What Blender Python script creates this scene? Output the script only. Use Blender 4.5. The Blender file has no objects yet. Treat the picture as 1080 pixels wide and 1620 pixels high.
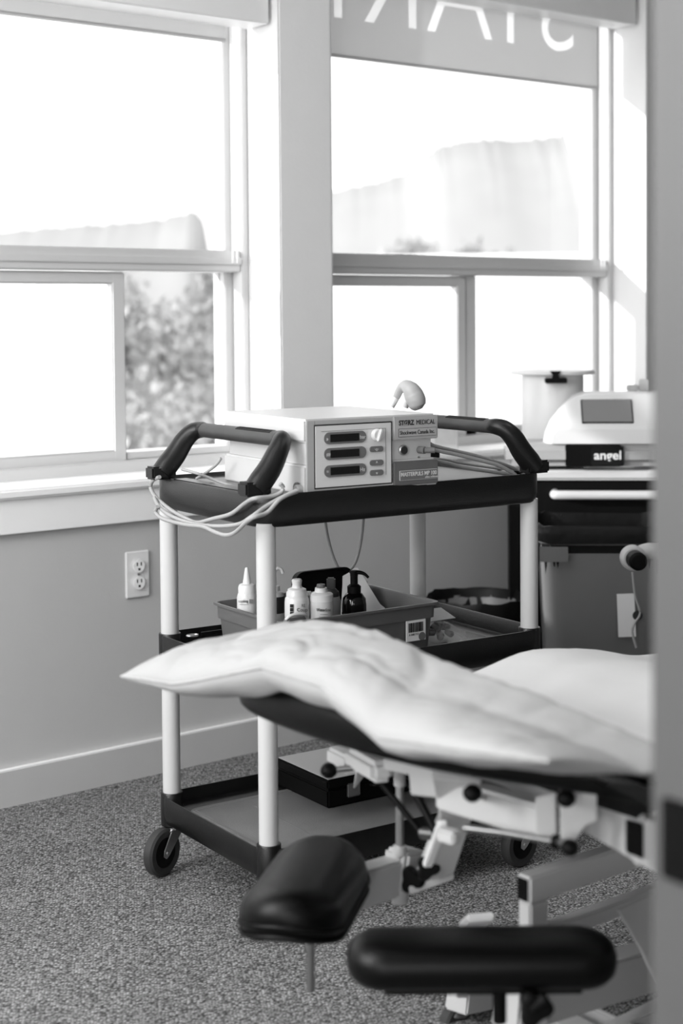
import bpy, bmesh, math, random
from mathutils import Vector, Matrix, Euler, noise
random.seed(7)
sc = bpy.context.scene
col = sc.collection
PI = math.pi

# ------------------------------------------------------------------ camera
# world frame: +X along the window wall, +Y towards it, floor at z = 0, metres
CAM = Vector((0, 0, 1.2))
FOC, PCY, PITCH, ROLL, YAW = 2460.2, 594.3, .0387, -.0076, .8956
def _axes():
    F = Vector((0, math.cos(PITCH), -math.sin(PITCH))); R = Vector((1, 0, 0)); U = R.cross(F)
    R2 = R*math.cos(ROLL)+U*math.sin(ROLL); U2 = U*math.cos(ROLL)-R*math.sin(ROLL)
    s, c = math.sin(YAW), math.cos(YAW)
    M = Matrix(((s, c, 0), (-c, s, 0), (0, 0, 1)))
    return M@F, M@R2, M@U2
cF, cR, cU = _axes()
cam_d = bpy.data.cameras.new('camera'); cam = bpy.data.objects.new('camera', cam_d); col.objects.link(cam)
cam.matrix_world = Matrix(((cR.x, cU.x, -cF.x, CAM.x), (cR.y, cU.y, -cF.y, CAM.y), (cR.z, cU.z, -cF.z, CAM.z), (0, 0, 0, 1)))
cam_d.sensor_fit = 'VERTICAL'; cam_d.sensor_height = 36; cam_d.sensor_width = 24
cam_d.lens = FOC/1620*36; cam_d.shift_y = -(810-PCY)/1620
cam_d.clip_start = .05; cam_d.clip_end = 2000
cam_d.dof.use_dof = True; cam_d.dof.focus_distance = 3.3; cam_d.dof.aperture_fstop = 3.0
sc.camera = cam

# ------------------------------------------------------------------ world, sun, exposure
SKY = 1.75
w = bpy.data.worlds.new('sky'); sc.world = w; w.use_nodes = True
w.node_tree.nodes['Background'].inputs[0].default_value = (1, 1, 1, 1)
w.node_tree.nodes['Background'].inputs[1].default_value = SKY
sun_d = bpy.data.lights.new('sun', 'SUN'); sun_d.energy = 5; sun_d.angle = .02
sun = bpy.data.objects.new('sun', sun_d); col.objects.link(sun)
sun.rotation_euler = Vector((.93, -.30, -.22)).to_track_quat('-Z', 'Y').to_euler()
def area(name, loc, rot, sx, sy, energy):
    d = bpy.data.lights.new(name, 'AREA'); d.shape = 'RECTANGLE'; d.size = sx; d.size_y = sy; d.energy = energy
    o = bpy.data.objects.new(name, d); col.objects.link(o); o.location = loc; o.rotation_euler = rot
    return o
# fill lights added out of view to brighten the room and corridor
area('room_fill', (-.55, 2.3, 2.66), (0, 0, 0), 1.2, 1.2, 36)
area('wall_fill', (-1.22, 2.2, 1.8), (0, -PI/2, 0), 1.1, 1.1, 62)
area('wall_fill', (-.70, .90, 1.35), (-PI/2, 0, PI), 1.0, 1.1, 28)
area('room_fill', (1.4, 2.2, 2.66), (0, 0, 0), .6, .6, 3)
area('room_fill', (2.9, 1.6, 2.66), (0, 0, 0), .6, .6, 4)
area('corridor_fill', (1.2, -.5, 2.66), (0, 0, 0), .6, .6, 6)
area('corridor_wall_fill', (-1.22, -.50, 1.05), (0, -PI/2, 0), 1.1, 1.1, 42)
sc.view_settings.view_transform = 'Standard'; sc.view_settings.look = 'None'
sc.view_settings.exposure = 0.2; sc.view_settings.gamma = 1.0; sc.view_settings.use_curve_mapping = False
sc.cycles.max_bounces = 10; sc.cycles.transparent_max_bounces = 16

# ------------------------------------------------------------------ materials
def mat(name, g, rough=.5, metal=0, var=0, scale=20, bump=0, bscale=60, coat=0, spec=.5, trans=0):
    m = bpy.data.materials.new(name); m.use_nodes = True; nt = m.node_tree; b = nt.nodes['Principled BSDF']
    b.inputs['Base Color'].default_value = (g, g, g, 1); b.inputs['Roughness'].default_value = rough
    b.inputs['Metallic'].default_value = metal; b.inputs['Coat Weight'].default_value = coat
    b.inputs['Specular IOR Level'].default_value = spec
    b.inputs['Transmission Weight'].default_value = trans
    tc = nt.nodes.new('ShaderNodeTexCoord')
    n = nt.nodes.new('ShaderNodeTexNoise'); n.inputs['Scale'].default_value = scale; n.inputs['Detail'].default_value = 4
    nt.links.new(tc.outputs['Object'], n.inputs['Vector'])
    r = nt.nodes.new('ShaderNodeMapRange'); v = var or .02
    r.inputs[3].default_value = g*(1-v); r.inputs[4].default_value = min(1, g*(1+v))
    nt.links.new(n.outputs[0], r.inputs[0]); nt.links.new(r.outputs[0], b.inputs['Base Color'])
    if bump:
        n2 = nt.nodes.new('ShaderNodeTexNoise'); n2.inputs['Scale'].default_value = bscale; n2.inputs['Detail'].default_value = 3
        nt.links.new(tc.outputs['Object'], n2.inputs['Vector'])
        bp = nt.nodes.new('ShaderNodeBump'); bp.inputs['Strength'].default_value = bump; bp.inputs['Distance'].default_value = .002
        nt.links.new(n2.outputs[0], bp.inputs['Height']); nt.links.new(bp.outputs[0], b.inputs['Normal'])
    return m
M = {}
M['wall'] = mat('wall_paint', .50, .75, bump=.15, bscale=180)
M['jamb'] = mat('jamb_paint', .72, .6)
M['pillar'] = mat('pillar_lit_paint', .86, .7, bump=.2, bscale=90)  # paler than the wall: extra light on the pillar is in the colour
M['trim'] = mat('trim_paint', .88, .4)
M['base'] = mat('baseboard_paint', .52, .45)
M['vinyl'] = mat('window_vinyl', .60, .35)
M['ceil'] = mat('ceiling_paint', .8, .8)
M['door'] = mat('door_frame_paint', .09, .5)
M['bplastic'] = mat('black_plastic', .004, .3, var=.3, bump=.3, bscale=500, spec=.5)
M['bplastic2'] = mat('handle_plastic', .008, .36, var=.3, bump=.2, bscale=400, spec=.35)
M['gripp'] = mat('sheen_grip_plastic', .045, .5, var=.3)  # paler than the handle arms: sheen on the grip put into the colour
M['dwall'] = mat('dimmed_wall_paint', .16, .7)  # unseen walls darkened so the black cart front reflects less light
M['shelf'] = mat('shelf_floor_plastic', .15, .42, var=.35, scale=9, bump=.3, bscale=300)
M['pole'] = mat('pole_white', .58, .35)
M['beige'] = mat('unit_housing', .60, .35, bump=.1, bscale=700)
M['unitfront'] = mat('unit_front', .40, .4, bump=.1, bscale=700)
M['panel'] = mat('unit_panel', .64, .4)
M['bezel'] = mat('display_bezel', .14, .4)
M['screen'] = mat('dark_display', .008, .12)
M['ink'] = mat('dark_ink', .02, .5)
M['winkP'] = mat('pale_ink', .6, .5)
M['cord'] = mat('grey_cord', .36, .45)
M['white'] = mat('white_plastic', .75, .35)
M['clear'] = mat('cloudy_plastic', .62, .3, var=.1, scale=40)
M['black'] = mat('glossy_black', .002, .12)
M['matblack'] = mat('matte_black', .003, .5, spec=.12)
M['tub'] = mat('grey_tub', .115, .45, bump=.1, bscale=600)
M['tubL'] = mat('tub_liner', .02, .5)
M['metal'] = mat('zinc_metal', .6, .3, metal=1, var=.1)
M['dmetal'] = mat('dull_steel', .32, .35, metal=1)
M['rubber'] = mat('tyre_rubber', .03, .6, var=.2)
M['leather'] = mat('black_vinyl_upholstery', .002, .30, bump=.2, bscale=900, spec=.20)
M['cotton'] = mat('pillow_cotton', .37, .85, bump=1.0, bscale=22)
M['sheet'] = mat('white_cotton', .60, .85, bump=.5, bscale=18)
M['frame'] = mat('cream_powder_coat', .52, .4)
M['paper'] = mat('paper', .78, .7)
M['case'] = mat('case_lid', .42, .4)
M['binp'] = mat('grey_bin', .17, .35, var=.15, scale=3)
M['bag'] = mat('bin_bag', .004, .5, bump=1, bscale=40, spec=.25)
M['lcd'] = mat('grey_lcd', .22, .25)
M['desk'] = mat('white_laminate', .6, .3)
M['hill'] = mat('far_hillside', .33, .9, var=.10, scale=.25)
M['snow'] = mat('bright_ground', .85, .9)
M['leaf'] = mat('leaf', .34, .6, var=.5, scale=3)
M['bark'] = mat('bark', .2, .9)
M['render'] = mat('white_render', .8, .8)
M['pipe'] = mat('pale_pipe', .62, .5)
def glass_mat():
    m = bpy.data.materials.new('window_glass'); m.use_nodes = True; nt = m.node_tree
    nt.nodes.remove(nt.nodes['Principled BSDF']); out = nt.nodes['Material Output']
    t = nt.nodes.new('ShaderNodeBsdfTransparent'); t.inputs[0].default_value = (.97, .97, .97, 1)
    g = nt.nodes.new('ShaderNodeBsdfGlossy'); g.inputs['Roughness'].default_value = .02
    f0 = nt.nodes.new('ShaderNodeFresnel'); f0.inputs[0].default_value = 1.35
    ge = nt.nodes.new('ShaderNodeNewGeometry'); f = nt.nodes.new('ShaderNodeMath'); f.operation = 'MULTIPLY'
    iv = nt.nodes.new('ShaderNodeMath'); iv.operation = 'SUBTRACT'; iv.inputs[0].default_value = 1; nt.links.new(ge.outputs['Backfacing'], iv.inputs[1])
    nt.links.new(f0.outputs[0], f.inputs[0]); nt.links.new(iv.outputs[0], f.inputs[1])
    x = nt.nodes.new('ShaderNodeMixShader')
    nt.links.new(f.outputs[0], x.inputs[0]); nt.links.new(t.outputs[0], x.inputs[1]); nt.links.new(g.outputs[0], x.inputs[2])
    nt.links.new(x.outputs[0], out.inputs[0]); return m
M['glass'] = glass_mat()
def screen_fabric(name, g, open_, tr):
    m = bpy.data.materials.new(name); m.use_nodes = True; nt = m.node_tree
    nt.nodes.remove(nt.nodes['Principled BSDF']); out = nt.nodes['Material Output']
    a = nt.nodes.new('ShaderNodeBsdfTransparent')
    d = nt.nodes.new('ShaderNodeBsdfDiffuse'); d.inputs[0].default_value = (g, g, g, 1)
    tl = nt.nodes.new('ShaderNodeBsdfTranslucent'); tl.inputs[0].default_value = (g, g, g, 1)
    n = nt.nodes.new('ShaderNodeTexNoise'); n.inputs['Scale'].default_value = 3
    tc = nt.nodes.new('ShaderNodeTexCoord'); nt.links.new(tc.outputs['Object'], n.inputs['Vector'])
    mr = nt.nodes.new('ShaderNodeMapRange'); mr.inputs[3].default_value = tr*.97; mr.inputs[4].default_value = tr*1.03
    nt.links.new(n.outputs[0], mr.inputs[0])
    x = nt.nodes.new('ShaderNodeMixShader'); nt.links.new(mr.outputs[0], x.inputs[0])
    nt.links.new(d.outputs[0], x.inputs[1]); nt.links.new(tl.outputs[0], x.inputs[2])
    y = nt.nodes.new('ShaderNodeMixShader'); y.inputs[0].default_value = open_
    nt.links.new(x.outputs[0], y.inputs[1]); nt.links.new(a.outputs[0], y.inputs[2]); nt.links.new(y.outputs[0], out.inputs[0])
    return m
M['blind'] = screen_fabric('blind_fabric', .62, .16, .5)
M['print'] = screen_fabric('blind_print', .80, .15, .8)
M['bagclear'] = screen_fabric('clear_pack', .8, .72, .3)
def carpet_mat():
    m = bpy.data.materials.new('loop_carpet'); m.use_nodes = True; nt = m.node_tree; b = nt.nodes['Principled BSDF']
    b.inputs['Roughness'].default_value = .95; b.inputs['Specular IOR Level'].default_value = .1
    tc = nt.nodes.new('ShaderNodeTexCoord'); mp = nt.nodes.new('ShaderNodeMapping'); nt.links.new(tc.outputs['Object'], mp.inputs[0])
    mp.inputs['Rotation'].default_value = (0, 0, .35); mp.inputs['Scale'].default_value = (165, 270, 165)
    v = nt.nodes.new('ShaderNodeTexVoronoi'); v.inputs['Scale'].default_value = 1; v.inputs['Randomness'].default_value = .75
    nt.links.new(mp.outputs[0], v.inputs['Vector'])
    n = nt.nodes.new('ShaderNodeTexNoise'); n.inputs['Scale'].default_value = 3; n.inputs['Detail'].default_value = 5
    nt.links.new(tc.outputs['Object'], n.inputs['Vector'])
    cr = nt.nodes.new('ShaderNodeMapRange'); cr.inputs[1].default_value = .1; cr.inputs[2].default_value = .75
    cr.inputs[3].default_value = .42; cr.inputs[4].default_value = .06
    nt.links.new(v.outputs['Distance'], cr.inputs[0])
    sep = nt.nodes.new('ShaderNodeSeparateColor'); nt.links.new(v.outputs['Color'], sep.inputs[0])
    r2 = nt.nodes.new('ShaderNodeMapRange'); r2.inputs[3].default_value = .55; r2.inputs[4].default_value = 1.4
    nt.links.new(sep.outputs[0], r2.inputs[0])
    mu = nt.nodes.new('ShaderNodeMath'); mu.operation = 'MULTIPLY'; nt.links.new(cr.outputs[0], mu.inputs[0]); nt.links.new(r2.outputs[0], mu.inputs[1])
    r3 = nt.nodes.new('ShaderNodeMapRange'); r3.inputs[3].default_value = .8; r3.inputs[4].default_value = 1.2; nt.links.new(n.outputs[0], r3.inputs[0])
    m2 = nt.nodes.new('ShaderNodeMath'); m2.operation = 'MULTIPLY'; nt.links.new(mu.outputs[0], m2.inputs[0]); nt.links.new(r3.outputs[0], m2.inputs[1])
    nt.links.new(m2.outputs[0], b.inputs['Base Color'])
    bp = nt.nodes.new('ShaderNodeBump'); bp.invert = True; bp.inputs['Strength'].default_value = .7; bp.inputs['Distance'].default_value = .003
    nt.links.new(v.outputs['Distance'], bp.inputs['Height']); nt.links.new(bp.outputs[0], b.inputs['Normal'])
    return m
M['carpet'] = carpet_mat()

# ------------------------------------------------------------------ helpers
def mk(name, bm, m, parent=None, smooth=None, loc=None, rot=None, kind=None):
    me = bpy.data.meshes.new(name); bmesh.ops.recalc_face_normals(bm, faces=bm.faces[:]); bm.to_mesh(me); bm.free()
    if m: me.materials.append(M[m] if isinstance(m, str) else m)
    o = bpy.data.objects.new(name, me); col.objects.link(o)
    if smooth is not None:
        for p in me.polygons: p.use_smooth = True
        me.set_sharp_from_angle(angle=math.radians(smooth))
    if parent: o.parent = parent
    if loc is not None: o.location = loc
    if rot is not None: o.rotation_euler = rot
    if kind: o['kind'] = kind
    return o
def tag(o, label, cat, group=None):
    o['label'] = label; o['category'] = cat
    if group: o['group'] = group
    return o
def thing(name, label, cat, loc=(0, 0, 0), rz=0, group=None, kind=None):
    o = bpy.data.objects.new(name, None); col.objects.link(o); o.location = loc; o.rotation_euler = (0, 0, rz)
    o.empty_display_size = .05
    if kind: o['kind'] = kind
    else: tag(o, label, cat, group)
    return o
def box(bm, a, b, mx=None):
    vs = [bm.verts.new((x, y, z)) for x in (a[0], b[0]) for y in (a[1], b[1]) for z in (a[2], b[2])]
    for f in ((0, 1, 3, 2), (4, 6, 7, 5), (0, 4, 5, 1), (2, 3, 7, 6), (0, 2, 6, 4), (1, 5, 7, 3)): bm.faces.new([vs[i] for i in f])
    if mx is not None:
        for v in vs: v.co = mx@v.co
    return vs
def bev(bm, w, seg=2):
    bmesh.ops.bevel(bm, geom=bm.edges[:], offset=w, segments=seg, affect='EDGES', clamp_overlap=True)
def bx(name, a, b, m, parent=None, bevel=0, seg=2, mx=None, **k):
    bm = bmesh.new(); box(bm, a, b)
    if bevel: bev(bm, bevel, seg)
    if mx is not None: bm.transform(mx)
    return mk(name, bm, m, parent, smooth=35 if bevel else None, **k)
def lathe(bm, prof, n=24, mx=None):
    rings = []
    for r, z in prof:
        if r < 1e-6: rings.append([bm.verts.new((0, 0, z))])
        else: rings.append([bm.verts.new((r*math.cos(2*PI*i/n), r*math.sin(2*PI*i/n), z)) for i in range(n)])
    for A, B in zip(rings, rings[1:]):
        if len(A) == 1 and len(B) == 1: continue
        for i in range(n):
            j = (i+1) % n
            if len(A) == 1: bm.faces.new((A[0], B[i], B[j]))
            elif len(B) == 1: bm.faces.new((A[i], B[0], A[j]))
            else: bm.faces.new((A[i], A[j], B[j], B[i]))
    if mx is not None:
        for R in rings:
            for v in R: v.co = mx@v.co
def lt(name, prof, m, parent=None, n=24, mx=None, smooth=40, **k):
    bm = bmesh.new(); lathe(bm, prof, n, mx); return mk(name, bm, m, parent, smooth=smooth, **k)
def cyl(name, p, q, r, m, parent=None, n=16, bevel=0, **k):
    p, q = Vector(p), Vector(q); L = (q-p).length
    mx = Matrix.Translation(p)@(q-p).to_track_quat('Z', 'Y').to_matrix().to_4x4()
    b = bevel or min(r*.15, L*.2)
    return lt(name, [(0, 0), (r-b, 0), (r, b), (r, L-b), (r-b, L), (0, L)], m, parent, n, mx, **k)
def spline(pts, sub=6, closed=False):
    P = [Vector(p) for p in pts]; out = []
    n = len(P)
    for i in range(n-1):
        a = P[max(i-1, 0)]; b = P[i]; c = P[i+1]; d = P[min(i+2, n-1)]
        for k in range(sub):
            t = k/sub
            out.append(.5*((2*b)+(c-a)*t+(2*a-5*b+4*c-d)*t*t+(3*b-a-3*c+d)*t**3))
    out.append(P[-1]); return out
def sweep(bm, pts, r, n=8, sub=6, rads=None, flat=1, up=Vector((0, 0, 1))):
    """tube along pts; rads gives a radius per control point, flat squeezes the section along up"""
    path = spline(pts, sub) if sub > 1 else [Vector(p) for p in pts]
    N = len(path); rings = []
    for i, p in enumerate(path):
        t = (path[min(i+1, N-1)]-path[max(i-1, 0)]).normalized()
        s = t.cross(up)
        if s.length < .05: s = t.cross(Vector((0, 1, 0)))
        s.normalize(); u = s.cross(t).normalized()
        if rads:
            q = i/max(1, N-1)*(len(pts)-1); k = min(int(q), len(pts)-2); rr = rads[k]+(rads[k+1]-rads[k])*(q-k)
        else: rr = r
        rings.append([bm.verts.new(p+s*rr*math.cos(2*PI*j/n)+u*rr*flat*math.sin(2*PI*j/n)) for j in range(n)])
    for A, B in zip(rings, rings[1:]):
        for j in range(n): bm.faces.new((A[j], A[(j+1) % n], B[(j+1) % n], B[j]))
    for R, f in ((rings[0], 1), (rings[-1], -1)): bm.faces.new(R[::-f])
def tube(name, pts, r, m, parent=None, n=8, sub=6, rads=None, flat=1, **k):
    bm = bmesh.new(); sweep(bm, pts, r, n, sub, rads, flat); return mk(name, bm, m, parent, smooth=50, **k)
def beam(name, p, q, wd, h, m, parent=None, bevel=.003, up=(0, 0, 1)):
    """rectangular section member from p to q (wd across, h along up)"""
    p, q = Vector(p), Vector(q); t = (q-p); L = t.length; t.normalize()
    s = t.cross(Vector(up)).normalized(); u = s.cross(t)
    mx = Matrix(((t.x, s.x, u.x, p.x), (t.y, s.y, u.y, p.y), (t.z, s.z, u.z, p.z), (0, 0, 0, 1)))
    return bx(name, (0, -wd/2, -h/2), (L, wd/2, h/2), m, parent, bevel=bevel, mx=mx)
def rrect(hx, hy, r, n=5):
    out = []
    for cx, cy, a0 in ((hx-r, hy-r, 0), (-hx+r, hy-r, PI/2), (-hx+r, -hy+r, PI), (hx-r, -hy+r, 1.5*PI)):
        for i in range(n+1):
            a = a0+PI/2*i/n; out.append((cx+r*math.cos(a), cy+r*math.sin(a)))
    return out
def loft(bm, rings, cap0=True, cap1=True):
    V = [[bm.verts.new(p) for p in R] for R in rings]
    for A, B in zip(V, V[1:]):
        n = len(A)
        for j in range(n): bm.faces.new((A[j], A[(j+1) % n], B[(j+1) % n], B[j]))
    if cap0: bm.faces.new(V[0][::-1])
    if cap1: bm.faces.new(V[-1])
def poly(name, pts, th, m, parent=None, mx=None, bevel=0, **k):
    """flat outline (x, z) extruded th along y"""
    bm = bmesh.new(); A = [bm.verts.new((x, 0, z)) for x, z in pts]; B = [bm.verts.new((x, th, z)) for x, z in pts]
    n = len(pts)
    bm.faces.new(A); bm.faces.new(B[::-1])
    for j in range(n): bm.faces.new((A[j], B[j], B[(j+1) % n], A[(j+1) % n]))
    if bevel: bmesh.ops.bevel(bm, geom=[e for e in bm.edges], offset=bevel, segments=2, affect='EDGES')
    if mx is not None: bm.transform(mx)
    return mk(name, bm, m, parent, smooth=35, **k)
def text(s, size, m, parent, loc, rot=(PI/2, 0, 0), align='LEFT', depth=.0003, sx=1, mirror=False, width=None, name='lettering', off=0, **k):
    c = bpy.data.curves.new('t', 'FONT'); c.body = s; c.size = size; c.align_x = align; c.extrude = depth; c.offset = off
    t = bpy.data.objects.new('t', c); col.objects.link(t)
    bpy.context.view_layer.update()
    me = bpy.data.meshes.new_from_object(t.evaluated_get(bpy.context.evaluated_depsgraph_get()))
    bpy.data.objects.remove(t); me.name = name; me.materials.clear(); me.materials.append(M[m])
    if width:
        xs = [v.co.x for v in me.vertices]; sx = width/(max(xs)-min(xs))
    me.transform(Matrix.Diagonal((-sx if mirror else sx, 1, 1, 1)))
    if mirror: me.flip_normals()
    o = bpy.data.objects.new(name, me); col.objects.link(o); o.parent = parent; o.location = loc; o.rotation_euler = rot
    return o
def at(px, py, d):
    """a point measured in the photograph (1080 x 1620 frame) at a real distance d along the lens axis"""
    return CAM+(cF+cR*((px-540)/FOC)+cU*((PCY-py)/FOC))*d
def kids(o): return list(o.children)
def copy_tree(o, parent=None, keep=True):
    ch = kids(o); c = o.copy(); col.objects.link(c); c.parent = parent
    for q in ch: copy_tree(q, c)
    return c

# ================================================================== room shell
WY = 3.477            # room face of the window wall
def struct(name, boxes, m, bevel=0, kind='structure', parent=None):
    bm = bmesh.new()
    for a, b in boxes: box(bm, a, b)
    return mk(name, bm, m, parent, kind=None if parent else kind)
RX0, RX1, RY0, H = -1.3, 4.75, .80, 2.70
OZ0, OZ1 = .745, 2.30
W1 = (.2, 2.575); W2 = (2.751, 4.118)
wt = 3.76
struct('floor', [((RX0, -1.4, -.1), (RX1, WY+.02, 0))], 'carpet')
struct('ceiling', [((RX0-.1, -1.5, H), (RX1+.1, wt, H+.1))], 'ceil')
struct('wall_north', [((RX0-.1, WY, -.1), (RX1+.1, wt, OZ0)), ((RX0-.1, WY, OZ1), (RX1+.1, wt, H)),
                      ((RX0-.1, WY, OZ0), (W1[0], wt, OZ1)), ((W2[1], WY, OZ0), (RX1+.1, wt, OZ1))], 'wall')
struct('wall_pillar', [((W1[1], WY, OZ0), (W2[0], wt, OZ1))], 'pillar')
struct('wall_west', [((RX0-.1, -1.4, -.1), (RX0, WY, H))], 'wall')
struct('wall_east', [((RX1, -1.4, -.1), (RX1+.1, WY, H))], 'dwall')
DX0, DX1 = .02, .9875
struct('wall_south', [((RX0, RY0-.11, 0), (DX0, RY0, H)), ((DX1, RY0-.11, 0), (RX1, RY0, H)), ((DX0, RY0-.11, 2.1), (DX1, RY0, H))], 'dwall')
struct('wall_corridor', [((RX0, -1.5, -.1), (RX1, -1.4, H))], 'wall')
# jamb linings of the window reveals
for k, (a, b) in enumerate((W1, W2)):
    struct('trim_%d' % (k+1), [((b-.006, WY+.002, OZ0), (b, 3.64, OZ1)), ((a, WY+.002, OZ0), (a+.006, 3.64, OZ1))], 'jamb')
bm = bmesh.new(); box(bm, (RX0, WY-.016, 0), (RX1, WY, .088))
mk('baseboard_north', bm, 'base', kind='structure')
bm = bmesh.new(); box(bm, (RX0, WY-.016, .088), (RX1, WY, .092)); mk('trim_6', bm, 'trim', kind='structure')  # pale strip paints the light caught along the baseboard top
# sill board with nose, and apron below
sill = thing('trim_3', '', '', kind='structure')
bx('sill_board', (W1[0]-.05, WY-.032, .757), (RX1, 3.64, .782), 'trim', sill, bevel=.006)
bx('apron', (W1[0]-.05, WY-.018, .671), (RX1, WY, .757), 'trim', sill, bevel=.002)
# door casing and jamb at the right edge, close to the camera
dr = thing('door_1', '', '', kind='structure')
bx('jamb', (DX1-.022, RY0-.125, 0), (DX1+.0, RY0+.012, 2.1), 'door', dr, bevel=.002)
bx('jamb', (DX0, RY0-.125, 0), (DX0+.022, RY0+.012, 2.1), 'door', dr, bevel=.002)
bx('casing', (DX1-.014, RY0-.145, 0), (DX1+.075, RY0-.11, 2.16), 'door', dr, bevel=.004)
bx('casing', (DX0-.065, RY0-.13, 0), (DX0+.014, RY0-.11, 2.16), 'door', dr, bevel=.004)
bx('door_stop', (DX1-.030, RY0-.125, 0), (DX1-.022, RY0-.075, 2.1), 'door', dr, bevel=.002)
bx('strike_plate', (DX1-.027, RY0-.062, .750), (DX1-.021, RY0-.001, .815), 'matblack', dr, bevel=.002)
# windows
def window(name, x0, x1, xs0, xs1, sash_left):
    t = thing(name, '', '', kind='structure')
    y0, y1 = 3.626, 3.735
    f = .045
    bx('frame_stile', (x0, y0, .775), (x0+f, y1, OZ1), 'vinyl', t, bevel=.003)
    bx('frame_stile', (x1-.05, y0+.05, .775), (x1, y1, OZ1), 'vinyl', t, bevel=.003)
    bx('frame_stile', (x1-.022, y0, .775), (x1, y0+.05, OZ1), 'vinyl', t, bevel=.003)
    bx('frame_rail', (x0, y0, .765), (x1, y1, .812), 'vinyl', t, bevel=.003)
    bx('frame_rail', (x0, y0, OZ1-.05), (x1, y1, OZ1), 'vinyl', t, bevel=.003)
    bx('transom_rail', (x0+f, y0+.008, 1.325), (x1-.022, y1, 1.386), 'vinyl', t, bevel=.003)
    bx('transom_bead', (x0+f, y0+.002, 1.345), (x1-.022, y0+.010, 1.366), 'vinyl', t, bevel=.002)
    bx('glass_pane', (x0+f, 3.70, 1.386), (x1-.05, 3.706, OZ1-.05), 'glass', t)
    # sliding sash in the lower left, fixed pane at right
    s = bpy.data.objects.new('sliding_sash', None); col.objects.link(s); s.parent = t
    for a, b in (((xs0, y0+.025, .806), (xs1, y0+.055, .842)), ((xs0, y0+.025, 1.289), (xs1, y0+.055, 1.322)),
                 ((xs1-.040, y0+.0245, .806), (xs1, y0+.0555, 1.322)), ((xs0, y0+.0245, .806), (xs0+.04, y0+.0555, 1.322))):
        bx('sash_bar', a, b, 'vinyl', s, bevel=.004)
    bx('glass_pane', (xs0+.04, y0+.036, .842), (xs1-.04, y0+.042, 1.289), 'glass', s)
    if not sash_left: bx('meeting_stile', (xs1+.001, y0+.03, .812), (xs1+.05, y1, 1.325), 'vinyl', t, bevel=.003)
    bx('glass_pane', (xs1, 3.70, .825), (x1-.05, 3.706, 1.325), 'glass', t)
    bx('frame_rail', (xs1, y0+.03, .812), (x1-.05, y1, .832), 'vinyl', t, bevel=.003)
    return t
window('window_1', .9, 2.569, .945, 2.176, True)
window('window_2', 2.757, 4.112, 2.80, 3.438, False)
window('window_3', .206, .9, .25, .55, True)
def blind(x0, x1, zb, zh, label, word=None):
    t = thing('roller_blind', label, 'blind', (0, 0, 0), group=None)
    bx('head_box', (x0+.012, 3.50, zh), (x1-.012, 3.605, OZ1), 'trim', t, bevel=.004)
    bx('fabric', (x0+.04, 3.6085, zb), (x1-.085, 3.6095, zh+.06), 'blind', t)
    bx('bottom_bar', (x0+.04, 3.606, zb-.004), (x1-.085, 3.612, zb+.006), 'blind', t, bevel=.001)
    bm = bmesh.new(); 
    sweep(bm, [(x1-.07, 3.605, zh+.03), (x1-.07, 3.605, 1.35)], .002, 6, 1); sweep(bm, [(x1-.055, 3.605, zh+.03), (x1-.055, 3.605, 1.35)], .002, 6, 1)
    mk('pull_cord', bm, 'trim', t)
    return t
blind(.9, 2.569, 1.967, 2.006, 'plain pale roller blind at the top of the left window')
b2 = blind(2.757, 4.10, 1.964, 2.172, 'pale roller blind with large mirrored letters in the right window')
cuts = []
for ch, xc, sx in (('S', 3.822, 1), ('T', 3.60, .95), ('A', 3.378, 1.05), ('R', 3.105, 1.0), ('T', 2.887, .95)):
    text(ch, .42, 'print', b2, (xc, 3.6090, 2.073), align='CENTER', mirror=True, sx=sx, name='letter', off=-.004, depth=.0003)
    cuts.append(text(ch, .42, 'print', None, (xc, 3.6090, 2.073), align='CENTER', mirror=True, sx=sx, name='cut', off=-.004, depth=.01))
fab = [o for o in b2.children if o.name.startswith('fabric')][0]
for c in cuts:                                            # the lettering is let into the fabric as a sheerer weave
    mdf = fab.modifiers.new('cut', 'BOOLEAN'); mdf.object = c; mdf.operation = 'DIFFERENCE'; mdf.solver = 'EXACT'
bpy.context.view_layer.update()
me = bpy.data.meshes.new_from_object(fab.evaluated_get(bpy.context.evaluated_depsgraph_get()))
fab.modifiers.clear(); fab.data = me
for c in cuts: bpy.data.objects.remove(c)
# wall outlet
ot = thing('wall_outlet', 'white double power outlet on the wall below the left sill', 'outlet', (2.096, WY, .532))
bx('cover_plate', (-.036, -.007, -.061), (.036, 0, .061), 'white', ot, bevel=.003)
for s in (-1, 1):
    bm = bmesh.new(); lathe(bm, [(0, 0), (.0155, 0), (.017, -.002), (.017, -.004), (0, -.004)], 20, Matrix.Translation((0, -.0105, s*.022))@Matrix.Rotation(PI/2, 4, 'X')@Matrix.Scale(-1, 4, (0, 0, 1)))
    r = mk('receptacle', bm, 'trim', ot, smooth=40)
    for q in (-.006, .006): bx('slot', (q-.0015, -.0150, s*.022+.001), (q+.0015, -.0105, s*.022+.010), 'ink', r)
    bx('slot', (-.003, -.0150, s*.022-.011), (.003, -.0105, s*.022-.005), 'ink', r)
lt('screw', [(0, 0), (.003, 0), (.003, .002), (0, .002)], 'metal', ot, 10, Matrix.Translation((0, -.009, 0))@Matrix.Rotation(PI/2, 4, 'X'))
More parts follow.
